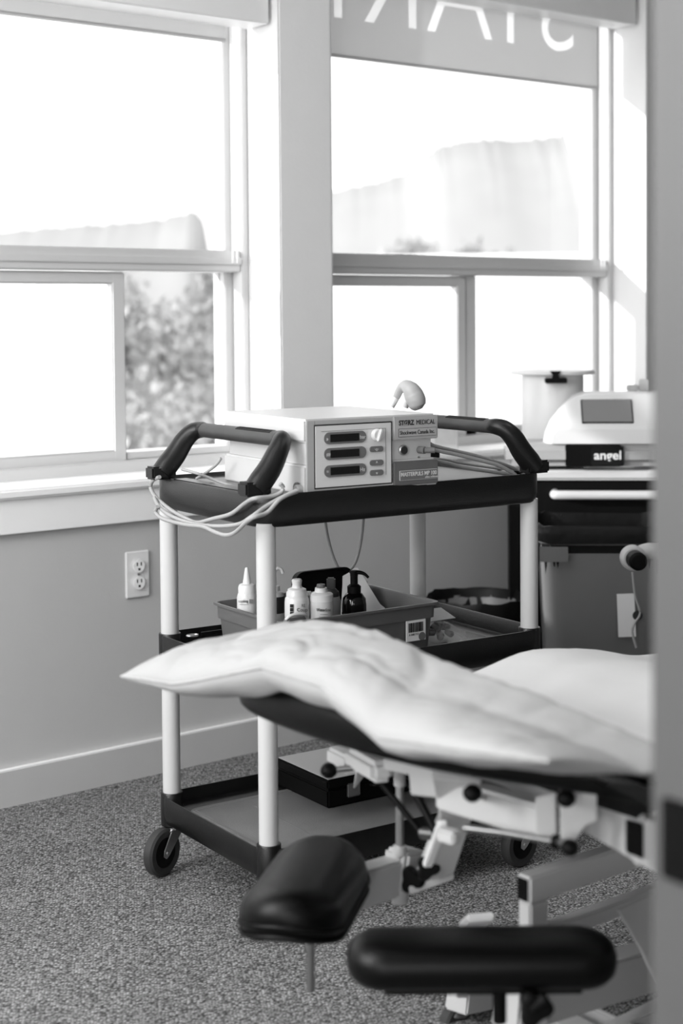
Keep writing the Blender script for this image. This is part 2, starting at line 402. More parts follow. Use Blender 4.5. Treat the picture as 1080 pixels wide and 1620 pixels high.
# frames round the unseen fill lights added at the ceiling
for n, (x, y, s) in enumerate(((-.55, 2.3, .62), (1.4, 2.2, .32), (1.2, -.5, .32), (2.9, 1.6, .32))):
    bm = bmesh.new()
    for a, b in (((x-s-.02, y-s-.02, H-.05), (x-s, y+s+.02, H)), ((x+s, y-s-.02, H-.05), (x+s+.02, y+s+.02, H)),
                 ((x-s, y-s-.02, H-.05), (x+s, y-s, H)), ((x-s, y+s, H-.05), (x+s, y+s+.02, H))): box(bm, a, b)
    o = mk('ceiling_fill_frame', bm, 'trim'); tag(o, ('large square frame of an added ceiling fill light at the left of the room', 'small frame of an added ceiling fill light above the cart', 'small frame of an added ceiling fill light in the corridor', 'small frame of an added ceiling fill light at the right of the room')[n], 'light')

for nm, mx_, lab in (('west', Matrix.Translation((-1.26, 2.2, 1.8))@Matrix.Rotation(PI/2, 4, 'Y'), 'square frame of an added fill light on the left side wall'), ('corridor', Matrix.Translation((-1.26, -.50, 1.05))@Matrix.Rotation(PI/2, 4, 'Y'), 'square frame of an added fill light on the corridor end wall'), ('south', Matrix.Translation((-.70, .84, 1.35))@Matrix.Rotation(-PI/2, 4, 'X'), 'square frame of an added fill light on the door wall')):
    bm = bmesh.new(); s = .60  # frames round unseen fill lights added on the walls
    for a, b in (((-s-.03, -s-.03, -.03), (-s, s+.03, .08)), ((s, -s-.03, -.03), (s+.03, s+.03, .08)), ((-s, -s-.03, -.03), (s, -s, .08)), ((-s, s, -.03), (s, s+.03, .08))): box(bm, a, b, mx_)
    tag(mk('wall_fill_frame', bm, 'trim'), lab, 'light')

# ================================================================== outdoors
struct('ground', [((-150, 6, -4.2), (300, 400, -4))], 'snow')
def hill(name, ridge, label, depth):
    """ridge: list of (x, y, z) crest points; slopes fall towards and away from the viewer"""
    bm = bmesh.new(); P = spline(ridge, 10); rows = []
    fw = Vector((.625, .78, 0))
    for k in range(9):
        u = k/8*2-1; row = []
        for i, p in enumerate(P):
            h = (1-abs(u)**1.3)
            q = p+fw*(u*depth); q.z = -4+(p.z+4)*h
            nz = noise.noise(Vector((q.x*.12, q.y*.12, k*.7)))
            q.z += nz*.35*(.25+abs(u)) if k not in (4,) else noise.noise(Vector((i*.6, 0, 0)))*.25
            row.append(bm.verts.new(q))
        rows.append(row)
    for A, B in zip(rows, rows[1:]):
        for i in range(len(A)-1): bm.faces.new((A[i], A[i+1], B[i+1], B[i]))
    o = mk(name, bm, 'hill', smooth=60); tag(o, label, 'hill'); return o
D0 = 120
hill('hillside', [at(380, 362, D0)-Vector((0, 0, 8)), at(455, 300+40, D0), at(530, 302, D0), at(590, 288, D0), at(640, 272, D0), at(680, 240, D0), at(705, 228, D0), at(770, 219, D0), at(820, 221, D0), at(880, 214, D0), at(893, 213, D0), at(870, 262, D0), at(830, 330, D0)], 'pale hazy hill seen through the right window', 22)  # steep right end shapes the edge of the glare into the crest
hill('hillside', [at(-200, 392, D0), at(-60, 380, D0), at(0, 367, D0), at(90, 358, D0), at(170, 353, D0), at(250, 346, D0), at(314, 338, D0), at(330, 400, D0)], 'faint low hill seen through the left window', 15)
def tree(loc, rad, hgt, n, leaf, label, group=None, m='leaf', trunk=True):
    t = thing('tree', label, 'tree', loc, 0, group)
    bm = bmesh.new(); R = random.Random(int(loc[0]*100))
    blobs = [(Vector((R.uniform(-.6, .6)*rad, R.uniform(-.6, .6)*rad, R.uniform(.25, .9)*hgt)), R.uniform(.3, .6)*rad) for _ in range(14)]
    for i in range(n):
        c, r = R.choice(blobs); d = Vector((R.gauss(0, 1), R.gauss(0, 1), R.gauss(0, 1))).normalized()
        p = c+d*r*R.uniform(.4, 1)
        e = Euler((R.uniform(0, 6.3), R.uniform(0, 6.3), 0)).to_matrix(); s = leaf*R.uniform(.6, 1.3)
        q = [bm.verts.new(p+e@Vector(v)*s) for v in ((-.5, 0, 0), (0, -.28, .05), (.5, 0, 0), (0, .28, .05))]
        bm.faces.new(q)
    o = mk('foliage', bm, m, t); o['kind'] = 'stuff'
    if trunk: tube('trunk', [(0, 0, -.1), (.05, 0, hgt*.3), (0, .05, hgt*.6), (.1, 0, hgt*.85)], .1, 'bark', t, rads=[.16, .12, .08, .04], n=8)
    return t
def base(px, d): p = at(px, 600, d); return (p.x, p.y, -4)
tree(base(255, 17), 1.5, 6.2, 6500, .16, 'leafy tree behind the lower right pane of the left window')
tree(base(345, 21.5), 1.3, 6.9, 5200, .17, 'taller leafy tree at the right edge of the left window pane')
tree(base(662, 75), 2.6, 9.2, 700, .7, 'small grey tree on the hill, left of two in the right window', m='hill')
tree(base(730, 80), 3.0, 9.0, 700, .7, 'small grey tree on the hill, right of two in the right window', m='hill')
# pale neighbouring building beyond the left window
nb = thing('neighbour_building', 'white rendered building wall outside the lower left window pane', 'building')
p = at(60, 600, 11)
mxb = Matrix.Translation((p.x, p.y, 0))@Matrix.Rotation(math.radians(-38.7), 4, 'Z')
bx('wall', (-3.2, 0, -4), (.50, .3, 1.62), 'render', nb, mx=mxb)
bx('parapet', (-3.25, -.05, 1.62), (.54, .35, 1.68), 'render', nb, mx=mxb)
bx('downpipe', (-.09, -.08, -4), (.01, -.0, 1.6), 'pipe', nb, mx=mxb)
nb2 = thing('neighbour_building', 'white rendered building wall outside the lower right window', 'building')
p = at(760, 600, 14); mxb = Matrix.Translation((p.x, p.y, 0))@Matrix.Rotation(math.radians(-38.7), 4, 'Z')
bx('wall', (-1.6, 0, -4), (3.0, 2.5, 1.68), 'render', nb2, mx=mxb)
bx('parapet', (-1.65, -.05, 1.68), (3.05, 2.55, 1.74), 'render', nb2, mx=mxb)

# ================================================================== utility cart
CX, CY, CA = 2.104, 2.603, math.radians(-4.86)
cart = thing('utility_cart', 'black three-shelf utility cart with white poles and looped end handles', 'cart', (CX, CY, 0), CA)
cmx = Matrix.Translation((CX, CY, 0))@Matrix.Rotation(CA, 4, 'Z')
PX, PY = .333, .2026
def tray(name, zb, zt, zf, hx=.358, hy=.229, r=.045):
    bm = bmesh.new(); g = .0035
    def R(dx, z, rr): return [(x, y, z) for x, y in rrect(hx-dx, hy-dx, max(rr, .004), 6)]
    loft(bm, [R(.006, zb, r), R(.003, zb+.003, r), R(0, zb+.02, r), R(0, zt-.004, r), R(.0015, zt, r), R(.0045, zt, r), R(.0065, zt-.003, r), R(.0085, zf+.004, r), R(.013, zf, r)], cap0=True, cap1=True)
    # underside plate closes the tray
    t = mk(name, bm, 'bplastic', cart, smooth=40)
    bm = bmesh.new(); loft(bm, [[(x, y, zf) for x, y in rrect(hx-.05, hy-.05, .02)], [(x, y, zf+.0018) for x, y in rrect(hx-.052, hy-.052, .02)]], cap0=False)
    mk('shelf_mat', bm, 'shelf', t, smooth=40)
    return t
def tray_open(name, zb, zt, zf, **k): return tray(name, zb, zt, zf, **k)
tray('shelf', .793, .857, .848); tray('shelf', .455, .517, .480); tray('shelf', .108, .166, .134)
for sx in (-1, 1):
    for sy in (-1, 1):
        x, y = sx*PX, sy*PY
        lt('pole', [(0, .16), (.0192, .16), (.0192, .47), (0, .47)], 'pole', cart, 24, Matrix.Translation((x, y, 0)))
        lt('pole', [(0, .50), (.0192, .50), (.0192, .80), (0, .80)], 'pole', cart, 24, Matrix.Translation((x, y, 0)))
        for z0, z1 in ((.100, .173), (.447, .519)):
            c = lt('collar', [(0, z0), (.0225, z0), (.0242, z0+.002), (.0242, z1-.002), (.023, z1), (0, z1)], 'bplastic', cart, 24, Matrix.Translation((x, y, 0)))
        # caster
        c = bpy.data.objects.new('caster', None); col.objects.link(c); c.parent = cart
        c.location = (x, y, 0); c.rotation_euler = (0, 0, -CA+math.radians(190+(8 if sx < 0 else -6)))
        lt('swivel', [(0, .094), (.021, .094), (.021, .099), (.014, .100), (.014, .106), (0, .106)], 'metal', c, 20)
        for s in (-1, 1):
            poly('fork', [(-.020, .094), (.022, .094), (.046, .058), (.048, .046), (.040, .040), (.030, .046)], .0025, 'metal', c,
                 mx=Matrix.Translation((0, s*.0165-.00125, 0)))
        bx('fork_top', (-.020, -.017, .0905), (.024, .017, .095), 'metal', c, bevel=.001)
        wm = Matrix.Translation((.036, 0, .051))@Matrix.Rotation(PI/2, 4, 'X')
        lt('wheel', [(0, -.011), (.032, -.011), (.038, -.0125), (.046, -.0125), (.0505, -.008), (.051, 0), (.0505, .008), (.046, .0125), (.038, .0125), (.032, .011), (0, .011)], 'rubber', c, 32, wm)
        lt('hub', [(0, -.0118), (.031, -.0118), (.033, -.0105), (.033, .0105), (.031, .0118), (0, .0118)], 'matblack', c, 24, wm)
        cyl('axle', (.036, -.020, .051), (.036, .020, .051), .005, 'metal', c, 10)
# looped end handles
for s in (-1, 1):
    h = bpy.data.objects.new('handle', None); col.objects.link(h); h.parent = cart
    for t in (-1, 1):
        bm = bmesh.new()
        sweep(bm, [(s*.352, t*.196, .866), (s*.338, t*.196, .882), (s*.318, t*.195, .905), (s*.300, t*.192, .932), (s*.284, t*.182, .951), (s*.273, t*.166, .957), (s*.272, t*.150, .957)],
              .017, 14, 5, rads=[.0235, .0245, .0235, .0215, .0195, .0178, .016])
        mk('handle_arm', bm, 'bplastic2', h, smooth=60)
        bx('handle_foot', (min(s*.325, s*.382), t*.196-.0185, .854), (max(s*.325, s*.384), t*.196+.0185, .882), 'bplastic2', h, bevel=.004)
    bm = bmesh.new(); sweep(bm, [(s*.272, -.155, .957), (s*.272, .155, .957)], .0155, 18, 1)
    mk('grip', bm, 'gripp', h, smooth=40)
    bm = bmesh.new()
    for k in range(-3, 4):
        a = PI/2+k*.22
        sweep(bm, [(s*.272+.0155*math.cos(a), -.135, .957+.0155*math.sin(a)), (s*.272+.0155*math.cos(a), .0, .957+.0155*math.sin(a))], .0011, 5, 1)
    mk('grip_ribs', bm, 'matblack', h)
# inner ledge of the top shelf ends
for s in (-1, 1):
    bx('end_ledge', (s*.325-.018, -.165, .846), (s*.325+.018, .165, .856), 'bplastic', cart, bevel=.003)
# raised strips on the lower shelf floor
for a, b in (((-.30, -.165, .134), (.30, -.160, .1365)), ((-.30, .160, .134), (.30, .165, .1365)), ((-.30, -.16, .134), (-.295, .16, .1365)), ((-.18, -.12, .134), (-.175, .12, .1362))):
    bx('floor_rib', a, b, 'shelf', cart)

# ================================================================== shockwave unit on the top shelf
dv = thing('shockwave_unit', 'boxy beige therapy unit with three displays on the cart top', 'medical device', cmx@Vector((-.25, -.216, .8485)), CA+math.radians(-2.2))
Wd, Dd, z1, z2, Ht = .312, .345, .058, .103, .149
bx('base_shell', (0, 0, 0), (Wd, Dd, z1), 'beige', dv, bevel=.004)
bx('middle_shell', (.009, .006, z1), (Wd-.009, Dd-.009, z2), 'beige', dv, bevel=.001)
bx('top_shell', (0, 0, z2), (Wd, Dd, Ht), 'beige', dv, bevel=.004)
bx('front_bezel', (.002, -.003, .003), (.021, .002, Ht-.003), 'unitfront', dv, bevel=.001)
bx('front_bezel', (.020, -.003, Ht-.012), (Wd-.002, .002, Ht-.003), 'unitfront', dv, bevel=.001)
bx('front_bezel', (.020, -.003, .003), (Wd-.002, .002, .013), 'unitfront', dv, bevel=.001)
pn = bx('control_panel', (.019, -.0045, .012), (.200, .006, Ht-.012), 'panel', dv, bevel=.002)
bx('panel_groove', (.0183, -.0033, .0113), (.2007, .004, Ht-.0113), 'ink', dv)
bx('panel_frame_line', (.034, -.0050, Ht-.025), (.185, -.0043, Ht-.0243), 'bezel', pn)
bx('panel_frame_line', (.1845, -.0050, .030), (.1852, -.0043, Ht-.0243), 'bezel', pn)
def pill(x0, x1, zc, h, y0, y1, m, name, parent):
    bm = bmesh.new(); pts = rrect((x1-x0)/2, h/2, h/2-.0005, 6)
    cx = (x0+x1)/2
    loft(bm, [[(cx+a, y0, zc+b) for a, b in pts], [(cx+a, y1, zc+b) for a, b in pts]]); return mk(name, bm, m, parent, smooth=40)
for k, (zc, lt_, rt) in enumerate(((.110, '\u2192', 'bar'), (.079, 'sh', ''), (.045, '\u2261', 'Hz'))):
    q = pill(.040, .138, zc, .0235, -.0060, -.0040, 'bezel', 'display_bezel', pn)
    bx('display', (.054, -.0068, zc-.0075), (.121, -.0055, zc+.0075), 'screen', q)
    if rt: text(rt, .0105, 'winkP', q, (.1225, -.0062, zc-.004))
    text(('\u00bb', '##', '=')[k], .0105, 'winkP', q, (.0445, -.0062, zc-.004))
kn = cyl('selector_knob', (.162, -.004, .112), (.162, -.016, .112), .0125, 'beige', pn, 24)
bx('pointer', (-.0035, -.006, -.013), (.0035, 0, .013), 'white', kn, bevel=.002, mx=Matrix.Translation((.162, -.015, .112))@Matrix.Rotation(.35, 4, 'Y'))
for zc, s in ((.0835, '\u00b7o\u00b7'), (.056, '^'), (.036, 'v')):
    q = pill(.146, .178, zc, .0115, -.0068, -.0040, 'bezel', 'key', pn)
    text(s, .010, 'winkP', q, (.162, -.0071, zc-.0035), align='CENTER')
# right-hand column
tp = bx('name_plate', (.2035, -.006, .098), (Wd+.001, .01, Ht-.003), 'unitfront', dv, bevel=.002)
text('ST\u00d8RZ', .0140, 'ink', tp, (.2160, -.0064, .1285), off=.0004, width=.037)
text('MEDICAL', .0138, 'ink', tp, (.2580, -.0064, .1285), width=.046)
fr = bx('badge', (.2150, -.0066, .1045), (.3085, -.0055, .1215), 'ink', tp)
bx('badge_face', (.2157, -.0070, .1052), (.3078, -.0060, .1208), 'unitfront', fr)
text('Shockwave Canada Inc.', .0115, 'ink', fr, (.2175, -.0073, .1095), width=.085)
bp_ = bx('model_plate', (.2035, -.006, .006), (Wd+.001, .01, .0545), 'tub', dv, bevel=.002)
fr = bx('badge', (.2170, -.0068, .016), (.3095, -.0055, .036), 'winkP', bp_)
bx('badge_face', (.2178, -.0073, .0168), (.3087, -.006, .0352), 'bezel', fr)
text('MASTERPULS', .0115, 'winkP', fr, (.2195, -.0076, .0245), width=.054, off=.0002); text('MP 100', .0115, 'winkP', fr, (.2770, -.0076, .0245), width=.030, off=.0002)
text('elite edition', .0065, 'winkP', fr, (.2790, -.0076, .0182))
q = cyl('push_button', (.232, .006, .077), (.232, -.001, .077), .0105, 'metal', dv, 24); cyl('button_cap', (.232, 0, .077), (.232, -.0025, .077), .0082, 'ink', q, 20)
cyl('socket', (.272, .006, .0755), (.276, -.012, .0755), .0075, 'tub', dv, 20); cyl('plug', (.276, -.010, .0755), (.294, -.022, .075), .0058, 'tub', dv, 16)
text('o:', .008, 'ink', dv, (.270, .0055, .0585))
cyl('cord_gland', (-.001, .028, .012), (-.006, .028, .012), .012, 'tub', dv, 20)
cyl('side_foot', (.0, .018, .010), (-.012, .018, .010), .0105, 'unitfront', dv, 20)

# cover pad lying behind the handle, left of the unit (second housing edge seen through the grip)
# applicator handpiece on top
hp = thing('handpiece', 'beige curved applicator handpiece lying on top of the therapy unit', 'handpiece', cmx@Vector((.13, -.02, .9985)), 0)
inv = Vector(hp.location)
def L(px, py, d): return at(px, py, d)-inv
dh = 3.40
bm = bmesh.new()
sweep(bm, [L(662, 648, dh), L(660, 642, dh), L(658, 633, dh), L(654, 624, dh), L(649, 616, dh), L(641, 611, dh+.01), L(633, 616, dh+.02), L(627, 628, dh+.03)], .01, 18, 5, rads=[.008, .0185, .0215, .0215, .0185, .0140, .0095, .008])
mk('body', bm, 'unitfront', hp, smooth=70)
bm = bmesh.new(); sweep(bm, [L(628, 625, dh+.03), L(624, 634, dh+.03), L(619, 644, dh+.03)], .008, 12, 4, rads=[.008, .0075, .006]); mk('nozzle', bm, 'beige', hp, smooth=60)
bm = bmesh.new(); sweep(bm, [L(645, 622, dh+.02), L(641, 632, dh+.02), L(637, 644, dh+.02)], .008, 12, 4, rads=[.005, .012, .0125]); mk('stand_wedge', bm, 'white', hp, smooth=60)

# ------------------------------------------------------------------ cables on the cart
def c2w(p): return cmx@Vector(p)
def hit(px, py, axis, v):
    r = cF+cR*((px-540)/FOC)+cU*((PCY-py)/FOC)
    n = cmx.to_3x3()@Vector((1, 0, 0) if axis == 'x' else (0, 1, 0)); o = c2w((v, 0, 0) if axis == 'x' else (0, v, 0))
    return CAM+r*((o-CAM).dot(n)/r.dot(n))
Z7 = lambda x, y: (220+x/3.857, 660+y/3.857)
def cordpts(ps, off):
    out = []
    for x, y in ps:
        a, b = Z7(x, y)
        if a < 392: out.append(hit(a, b, 'x', -.372-off))
        else: out.append(hit(a, b, 'y', -.246-off))
    return out
s1 = [(125, 365), (85, 385), (70, 420), (85, 465), (125, 510), (200, 570), (300, 625), (360, 643), (450, 620), (560, 590), (640, 530), (700, 497), (800, 485), (860, 462), (878, 430), (860, 405)]
s2 = [(92, 490), (125, 550), (190, 600), (300, 642), (450, 665), (600, 655), (680, 612), (780, 540), (880, 485), (965, 452)]
s3 = [(112, 545), (102, 582), (150, 622), (280, 655), (390, 668), (460, 700), (530, 720), (590, 700), (680, 620), (780, 582), (860, 500), (960, 448)]
tag(tube('power_cord', cordpts(s1, .000), .0042, 'cord', n=10), 'grey cord sagging over the cart end, tied under its left handle', 'cable')
tag(tube('power_cord', cordpts(s2, .010), .0042, 'cord', n=10), 'grey cord wrapped round the cart end, running up to the unit', 'cable')
tag(tube('power_cord', cordpts(s3, .019), .0042, 'cord', n=10), 'grey cord hanging lowest of the loops below the cart handle', 'cable')
def shelf_cord(ps, y, label, r=.0042, grp=None):
    tag(tube('hose', [hit(660+a/5.4, 560+b/5.4, 'y', y) for a, b in ps], r, 'cord', n=10), label, 'cable')
shelf_cord([(60, 650), (80, 725), (115, 772), (200, 800), (330, 830), (500, 870), (650, 918), (780, 960), (880, 1008)], -.15, 'grey hose arching highest beside the unit under the right handle')
shelf_cord([(-40, 790), (60, 800), (200, 832), (350, 862), (550, 912), (700, 955), (835, 1030)], -.19, 'grey hose plugged into the front socket of the unit')
shelf_cord([(100, 905), (250, 930), (400, 968), (600, 1000), (840, 1035)], -.17, 'grey hose lying lowest on the cart top, right of the unit')
shelf_cord([(100, 890), (250, 905), (400, 938), (650, 975), (780, 1000), (880, 1015)], -.12, 'thin grey cord behind the hoses on the cart top', r=.0028)
# cords inside the left handle
tag(tube('thin_cord', [hit(*Z7(a, b), 'x', x) for a, b, x in ((262, 318, -.34), (350, 342, -.33), (440, 375, -.30), (540, 412, -.275), (600, 425, -.265))], .0032, 'cord', n=8), 'thin grey cord crossing the shelf inside the left handle', 'cable')
tag(tube('thin_cord', [hit(*Z7(a, b), 'x', x) for a, b, x in ((500, 250, -.28), (470, 290, -.285), (420, 330, -.29), (350, 375, -.30))], .0032, 'cord', n=8), 'thin grey cord rising behind the grip of the left handle', 'cable')
# loop hanging under the top shelf
tag(tube('hanging_cord', [c2w((x, .12, z)) for x, z in ((.016, .80), (.014, .765), (.020, .715), (.034, .665), (.054, .628), (.076, .622), (.098, .645), (.112, .69), (.119, .74), (.121, .80))], .0032, 'cord', n=8), 'thin cord hanging in a loop below the cart top shelf', 'cable')

# ================================================================== middle shelf: tub, bottles
TX0, TX1, TY0, TY1, TZ0, TZ1 = -.262, .132, -.145, .142, .4825, .588
tub = thing('storage_tub', 'grey plastic tub of bottles on the cart middle shelf', 'tub', c2w(((TX0+TX1)/2, (TY0+TY1)/2, TZ0)), CA)
hx, hy, hh = (TX1-TX0)/2, (TY1-TY0)/2, TZ1-TZ0
def RR(dx, z, r=.018): return [(x, y, z) for x, y in rrect(hx-dx, hy-dx, r, 4)]
bm = bmesh.new()
loft(bm, [RR(.014, 0), RR(.008, hh-.034), RR(.004, hh-.033), RR(.003, hh-.006), RR(-.003, hh-.005), RR(-.003, hh), RR(.003, hh), RR(.006, hh-.004), RR(.017, .004)], cap0=True, cap1=True)
mk('tub_shell', bm, 'tub', tub, smooth=35)
lb = bx('barcode_label', (.112, -hy+.0035, .028), (.162, -hy+.0065, .072), 'paper', tub)
bm = bmesh.new(); R = random.Random(3); x = .117
while x < .155:
    wdt = R.choice((.0007, .0012, .0018)); box(bm, (x, -hy+.0028, .047), (x+wdt, -hy+.0036, .067)); x += wdt+R.choice((.0007, .0013))
mk('bars', bm, 'ink', lb)
text('A 040 712', .006, 'ink', lb, (.118, -hy+.0033, .040))
lt('sticker', [(0, 0), (.009, 0), (.009, .0005), (0, .0005)], 'bezel', lb, 20, Matrix.Translation((.152, -hy+.0031, .036))@Matrix.Rotation(PI/2, 4, 'X'))
def bottle(x, y, label, name='squeeze_bottle'):
    t = thing(name, label, 'bottle', c2w((x, y, .4875)), -.675); return t
def ring(t, prof, m, name): return lt(name, prof, m, t, 28)
b = bottle(-.229, .05, 'white cone-tipped squeeze bottle behind the front left cart pole')
ring(b, [(0, 0), (.0195, 0), (.0215, .004), (.0215, .120), (.0195, .128), (.018, .130), (0, .130)], 'clear', 'bottle_body')
ring(b, [(0, .128), (.0185, .128), (.0185, .141), (.0165, .147), (.012, .149), (0, .149)], 'white', 'cap')
ring(b, [(0, .147), (.0095, .147), (.0082, .155), (.0040, .181), (.003, .183), (0, .183)], 'white', 'nozzle')
text('soothing', .0085, 'ink', b, (-.017, -.0224, .113), width=.020); bx('label_line', (-.015, -.0224, .108), (.004, -.0216, .1086), 'bezel', b); bx('print_square', (.006, -.0222, .111), (.014, -.0205, .119), 'bezel', b)
b = bottle(-.133, .095, 'clear pump bottle seen between the left pole and the white bottles', 'pump_bottle')
ring(b, [(0, 0), (.019, 0), (.020, .004), (.020, .108), (.016, .114), (.011, .117), (0, .117)], 'clear', 'bottle_body')
ring(b, [(0, .116), (.011, .116), (.011, .128), (.004, .130), (.0035, .150), (0, .150)], 'clear', 'pump')
tube('spout', [(0, 0, .150), (0, 0, .158), (.006, 0, .166), (.014, 0, .164), (.018, 0, .155)], .0035, 'clear', b)
q = ring(b, [(.0202, .070), (.0206, .070), (.0206, .106), (.0202, .106)], 'ink', 'wrap_label'); text('BI', .013, 'paper', b, (-.008, -.0214, .088))
b = bottle(-.155, -.03, 'white bottle with tall flip nozzle behind the tub rim, left of the cluster')
ring(b, [(0, 0), (.024, 0), (.0262, .004), (.0262, .112), (.025, .122), (.022, .126), (0, .126)], 'white', 'bottle_body')
ring(b, [(0, .124), (.0225, .124), (.0225, .134), (.0195, .138), (.0195, .141), (.013, .144), (0, .144)], 'white', 'cap')
ring(b, [(0, .142), (.0120, .142), (.0095, .150), (.0110, .159), (.009, .162), (0, .162)], 'white', 'nozzle')
text('RE', .009, 'ink', b, (.010, -.0272, .108), sx=.8); text('Coup', .010, 'ink', b, (.000, -.0274, .099), width=.022); text('For A', .010, 'ink', b, (.000, -.0274, .088), width=.022)
for k in range(4): bx('print_square', (-.014, -.0272, .083+k*.008), (-.007, -.0230, .0895+k*.008), 'ink', b)
b = bottle(-.108, -.05, 'round white bottle with dark-tipped cap in front of the cluster')
ring(b, [(0, 0), (.0245, 0), (.0268, .004), (.0268, .108), (.0255, .115), (0, .116)], 'clear', 'bottle_body')
ring(b, [(0, .114), (.0255, .114), (.0255, .128), (.0225, .131), (.0135, .133), (.0125, .142), (0, .143)], 'white', 'cap')
ring(b, [(0, .141), (.0085, .141), (.0095, .144), (.0085, .149), (0, .151)], 'bezel', 'cap_tip')
bx('cap_tab', (-.033, -.008, .124), (-.018, .008, .134), 'white', b, bevel=.003)
text('Waterline', .0095, 'ink', b, (-.010, -.0278, .097), width=.030); bx('label_line', (-.002, -.0276, .090), (.014, -.0262, .0906), 'bezel', b); bx('label_line', (-.004, -.0276, .085), (.012, -.0262, .0856), 'bezel', b)
b = bottle(-.048, .0, 'clear bottle with dark angular cap behind the black pump bottle')
ring(b, [(0, 0), (.018, 0), (.0195, .004), (.0195, .100), (.0165, .110), (0, .112)], 'clear', 'bottle_body')
ring(b, [(0, .110), (.0155, .110), (.0165, .113), (.0155, .120), (.011, .124), (.010, .126), (0, .126)], 'gripp', 'cap')
bx('spout', (-.011, -.008, .124), (.008, .008, .150), 'gripp', b, bevel=.003)
b = bottle(-.017, -.04, 'glossy black pump bottle in the middle of the tub', 'pump_bottle')
ring(b, [(0, 0), (.024, 0), (.0262, .004), (.0262, .095), (.0245, .108), (.018, .118), (.0135, .121), (0, .121)], 'black', 'bottle_body')
ring(b, [(0, .120), (.0145, .120), (.0148, .134), (.010, .138), (.008, .139), (.008, .158), (0, .158)], 'matblack', 'pump_collar')
tube('spout', [(-.010, 0, .166), (-.002, 0, .163), (.010, -.002, .164), (.022, -.004, .161), (.031, -.006, .153)], .004, 'matblack', b, rads=[.002, .0055, .0045, .0035, .0028])
cyl('pump_head', (0, 0, .155), (0, 0, .168), .0085, 'matblack', b, 16)
ring(b, [(.0264, .030), (.0266, .030), (.0266, .078), (.0264, .078)], 'matblack', 'wrap_label')
# dark flat device, folded card, black tray in the tub
fd = thing('oval_probe', 'small dark oval gadget with pale rim against the tub front', 'gadget', c2w((-.214, -.115, .566)), CA)
bm = bmesh.new(); pts = rrect(.024, .010, .009, 5); loft(bm, [[(x, y, 0) for x, y in pts], [(x*1.05, y, .018) for x, y in pts], [(x*.9, y*.8, .024) for x, y in pts]]); mk('body', bm, 'bezel', fd, smooth=60)
tube('rim', [(-.024, -.004, .021), (-.015, -.008, .029), (0, -.010, .031), (.018, -.008, .028), (.024, -.004, .023)], .0035, 'white', fd)
cd = thing('folded_card', 'pale folded card leaning behind the black pump bottle', 'card', c2w((.035, .06, .4875)), CA-.5)
poly('front_leaf', [(-.02, 0), (.085, .0), (.083, .063), (.072, .072), (.024, .153), (.016, .153), (-.01, .128)], .002, 'paper', cd, mx=Matrix.Rotation(-.15, 4, 'X'))
poly('rear_leaf', [(-.01, 0), (.085, .0), (.080, .060), (.022, .148), (.012, .148), (-.01, .135)], .002, 'paper', cd, mx=Matrix.Translation((0, .05, 0))@Matrix.Rotation(.2, 4, 'X'))
sb = tag(bx('small_carton', (-.012, -.010, 0), (.012, .010, .112), 'paper', bevel=.001, loc=c2w((.105, .11, .4875)), rot=(0, 0, CA)), 'small white carton standing right of the folded card', 'box')
bt = thing('black_organiser', 'black rounded tray standing upright at the back of the tub', 'tray', c2w((.0, .110, .4875)), CA)
bm = bmesh.new()
A = [(x, 0, z+.075) for x, z in rrect(.075, .073, .022, 5)]; B = [(x*.94, 0, (z)*.94+.075) for x, z in rrect(.075, .073, .022, 5)]
loft(bm, [[(x, .010, z) for x, _, z in A], [(x, -.006, z) for x, _, z in A], [(x, -.008, z) for x, _, z in B], [(x, .004, z) for x, _, z in B]])
mk('tray_shell', bm, 'matblack', bt, smooth=40)
tube('rim', [(x*1.0, -.008, z) for x, _, z in A[:14]], .0022, 'matblack', bt, sub=1)
# clear pack of dark items right of the tub
pk = thing('clear_pack', 'crumpled clear pack with dark contents, right of the tub', 'packet', c2w((.192, -.055, .4825)), CA)
bm = bmesh.new(); n = 10; R = random.Random(5)
g = [[bm.verts.new(((i/n-.5)*.10, (j/n-.5)*.12, .006+.036*(math.sin(PI*i/n)*math.sin(PI*j/n))**.4+R.uniform(-.004, .004))) for j in range(n+1)] for i in range(n+1)]
for i in range(n):
    for j in range(n): bm.faces.new((g[i][j], g[i+1][j], g[i+1][j+1], g[i][j+1]))
mk('wrap', bm, 'bagclear', pk)
for k in range(9):
    x, y = R.uniform(-.035, .035), R.uniform(-.035, .035); a = R.uniform(0, 3)
    cyl('capsule', (x-.013*math.cos(a), y-.013*math.sin(a), .014+.006*(k % 3)), (x+.013*math.cos(a), y+.013*math.sin(a), .016+.006*(k % 3)), .0075, 'bezel', pk, 12, bevel=.004)
poly('header_card', [(-.045, 0), (.045, 0), (.05, .06), (-.04, .065)], .001, 'paper', pk, mx=Matrix.Translation((.0, -.01, .046))@Matrix.Rotation(-1.35, 4, 'X'))
# scissors lying at the left end of the middle shelf
sr = thing('scissors', 'black scissors lying over the left end of the middle shelf', 'scissors', c2w((-.29, .14, .519)), CA)
bm = bmesh.new()
for a0 in range(1):
    pts = [(-.022+.013*math.cos(2*PI*i/12), .0+.008*math.sin(2*PI*i/12), .002) for i in range(13)]; sweep(bm, pts, .0022, 6, 1)
mk('finger_loop', bm, 'metal', sr, smooth=60)
poly('blade', [(0, -.004), (.10, .004), (.10, .006), (0, .006)], .004, 'matblack', sr)

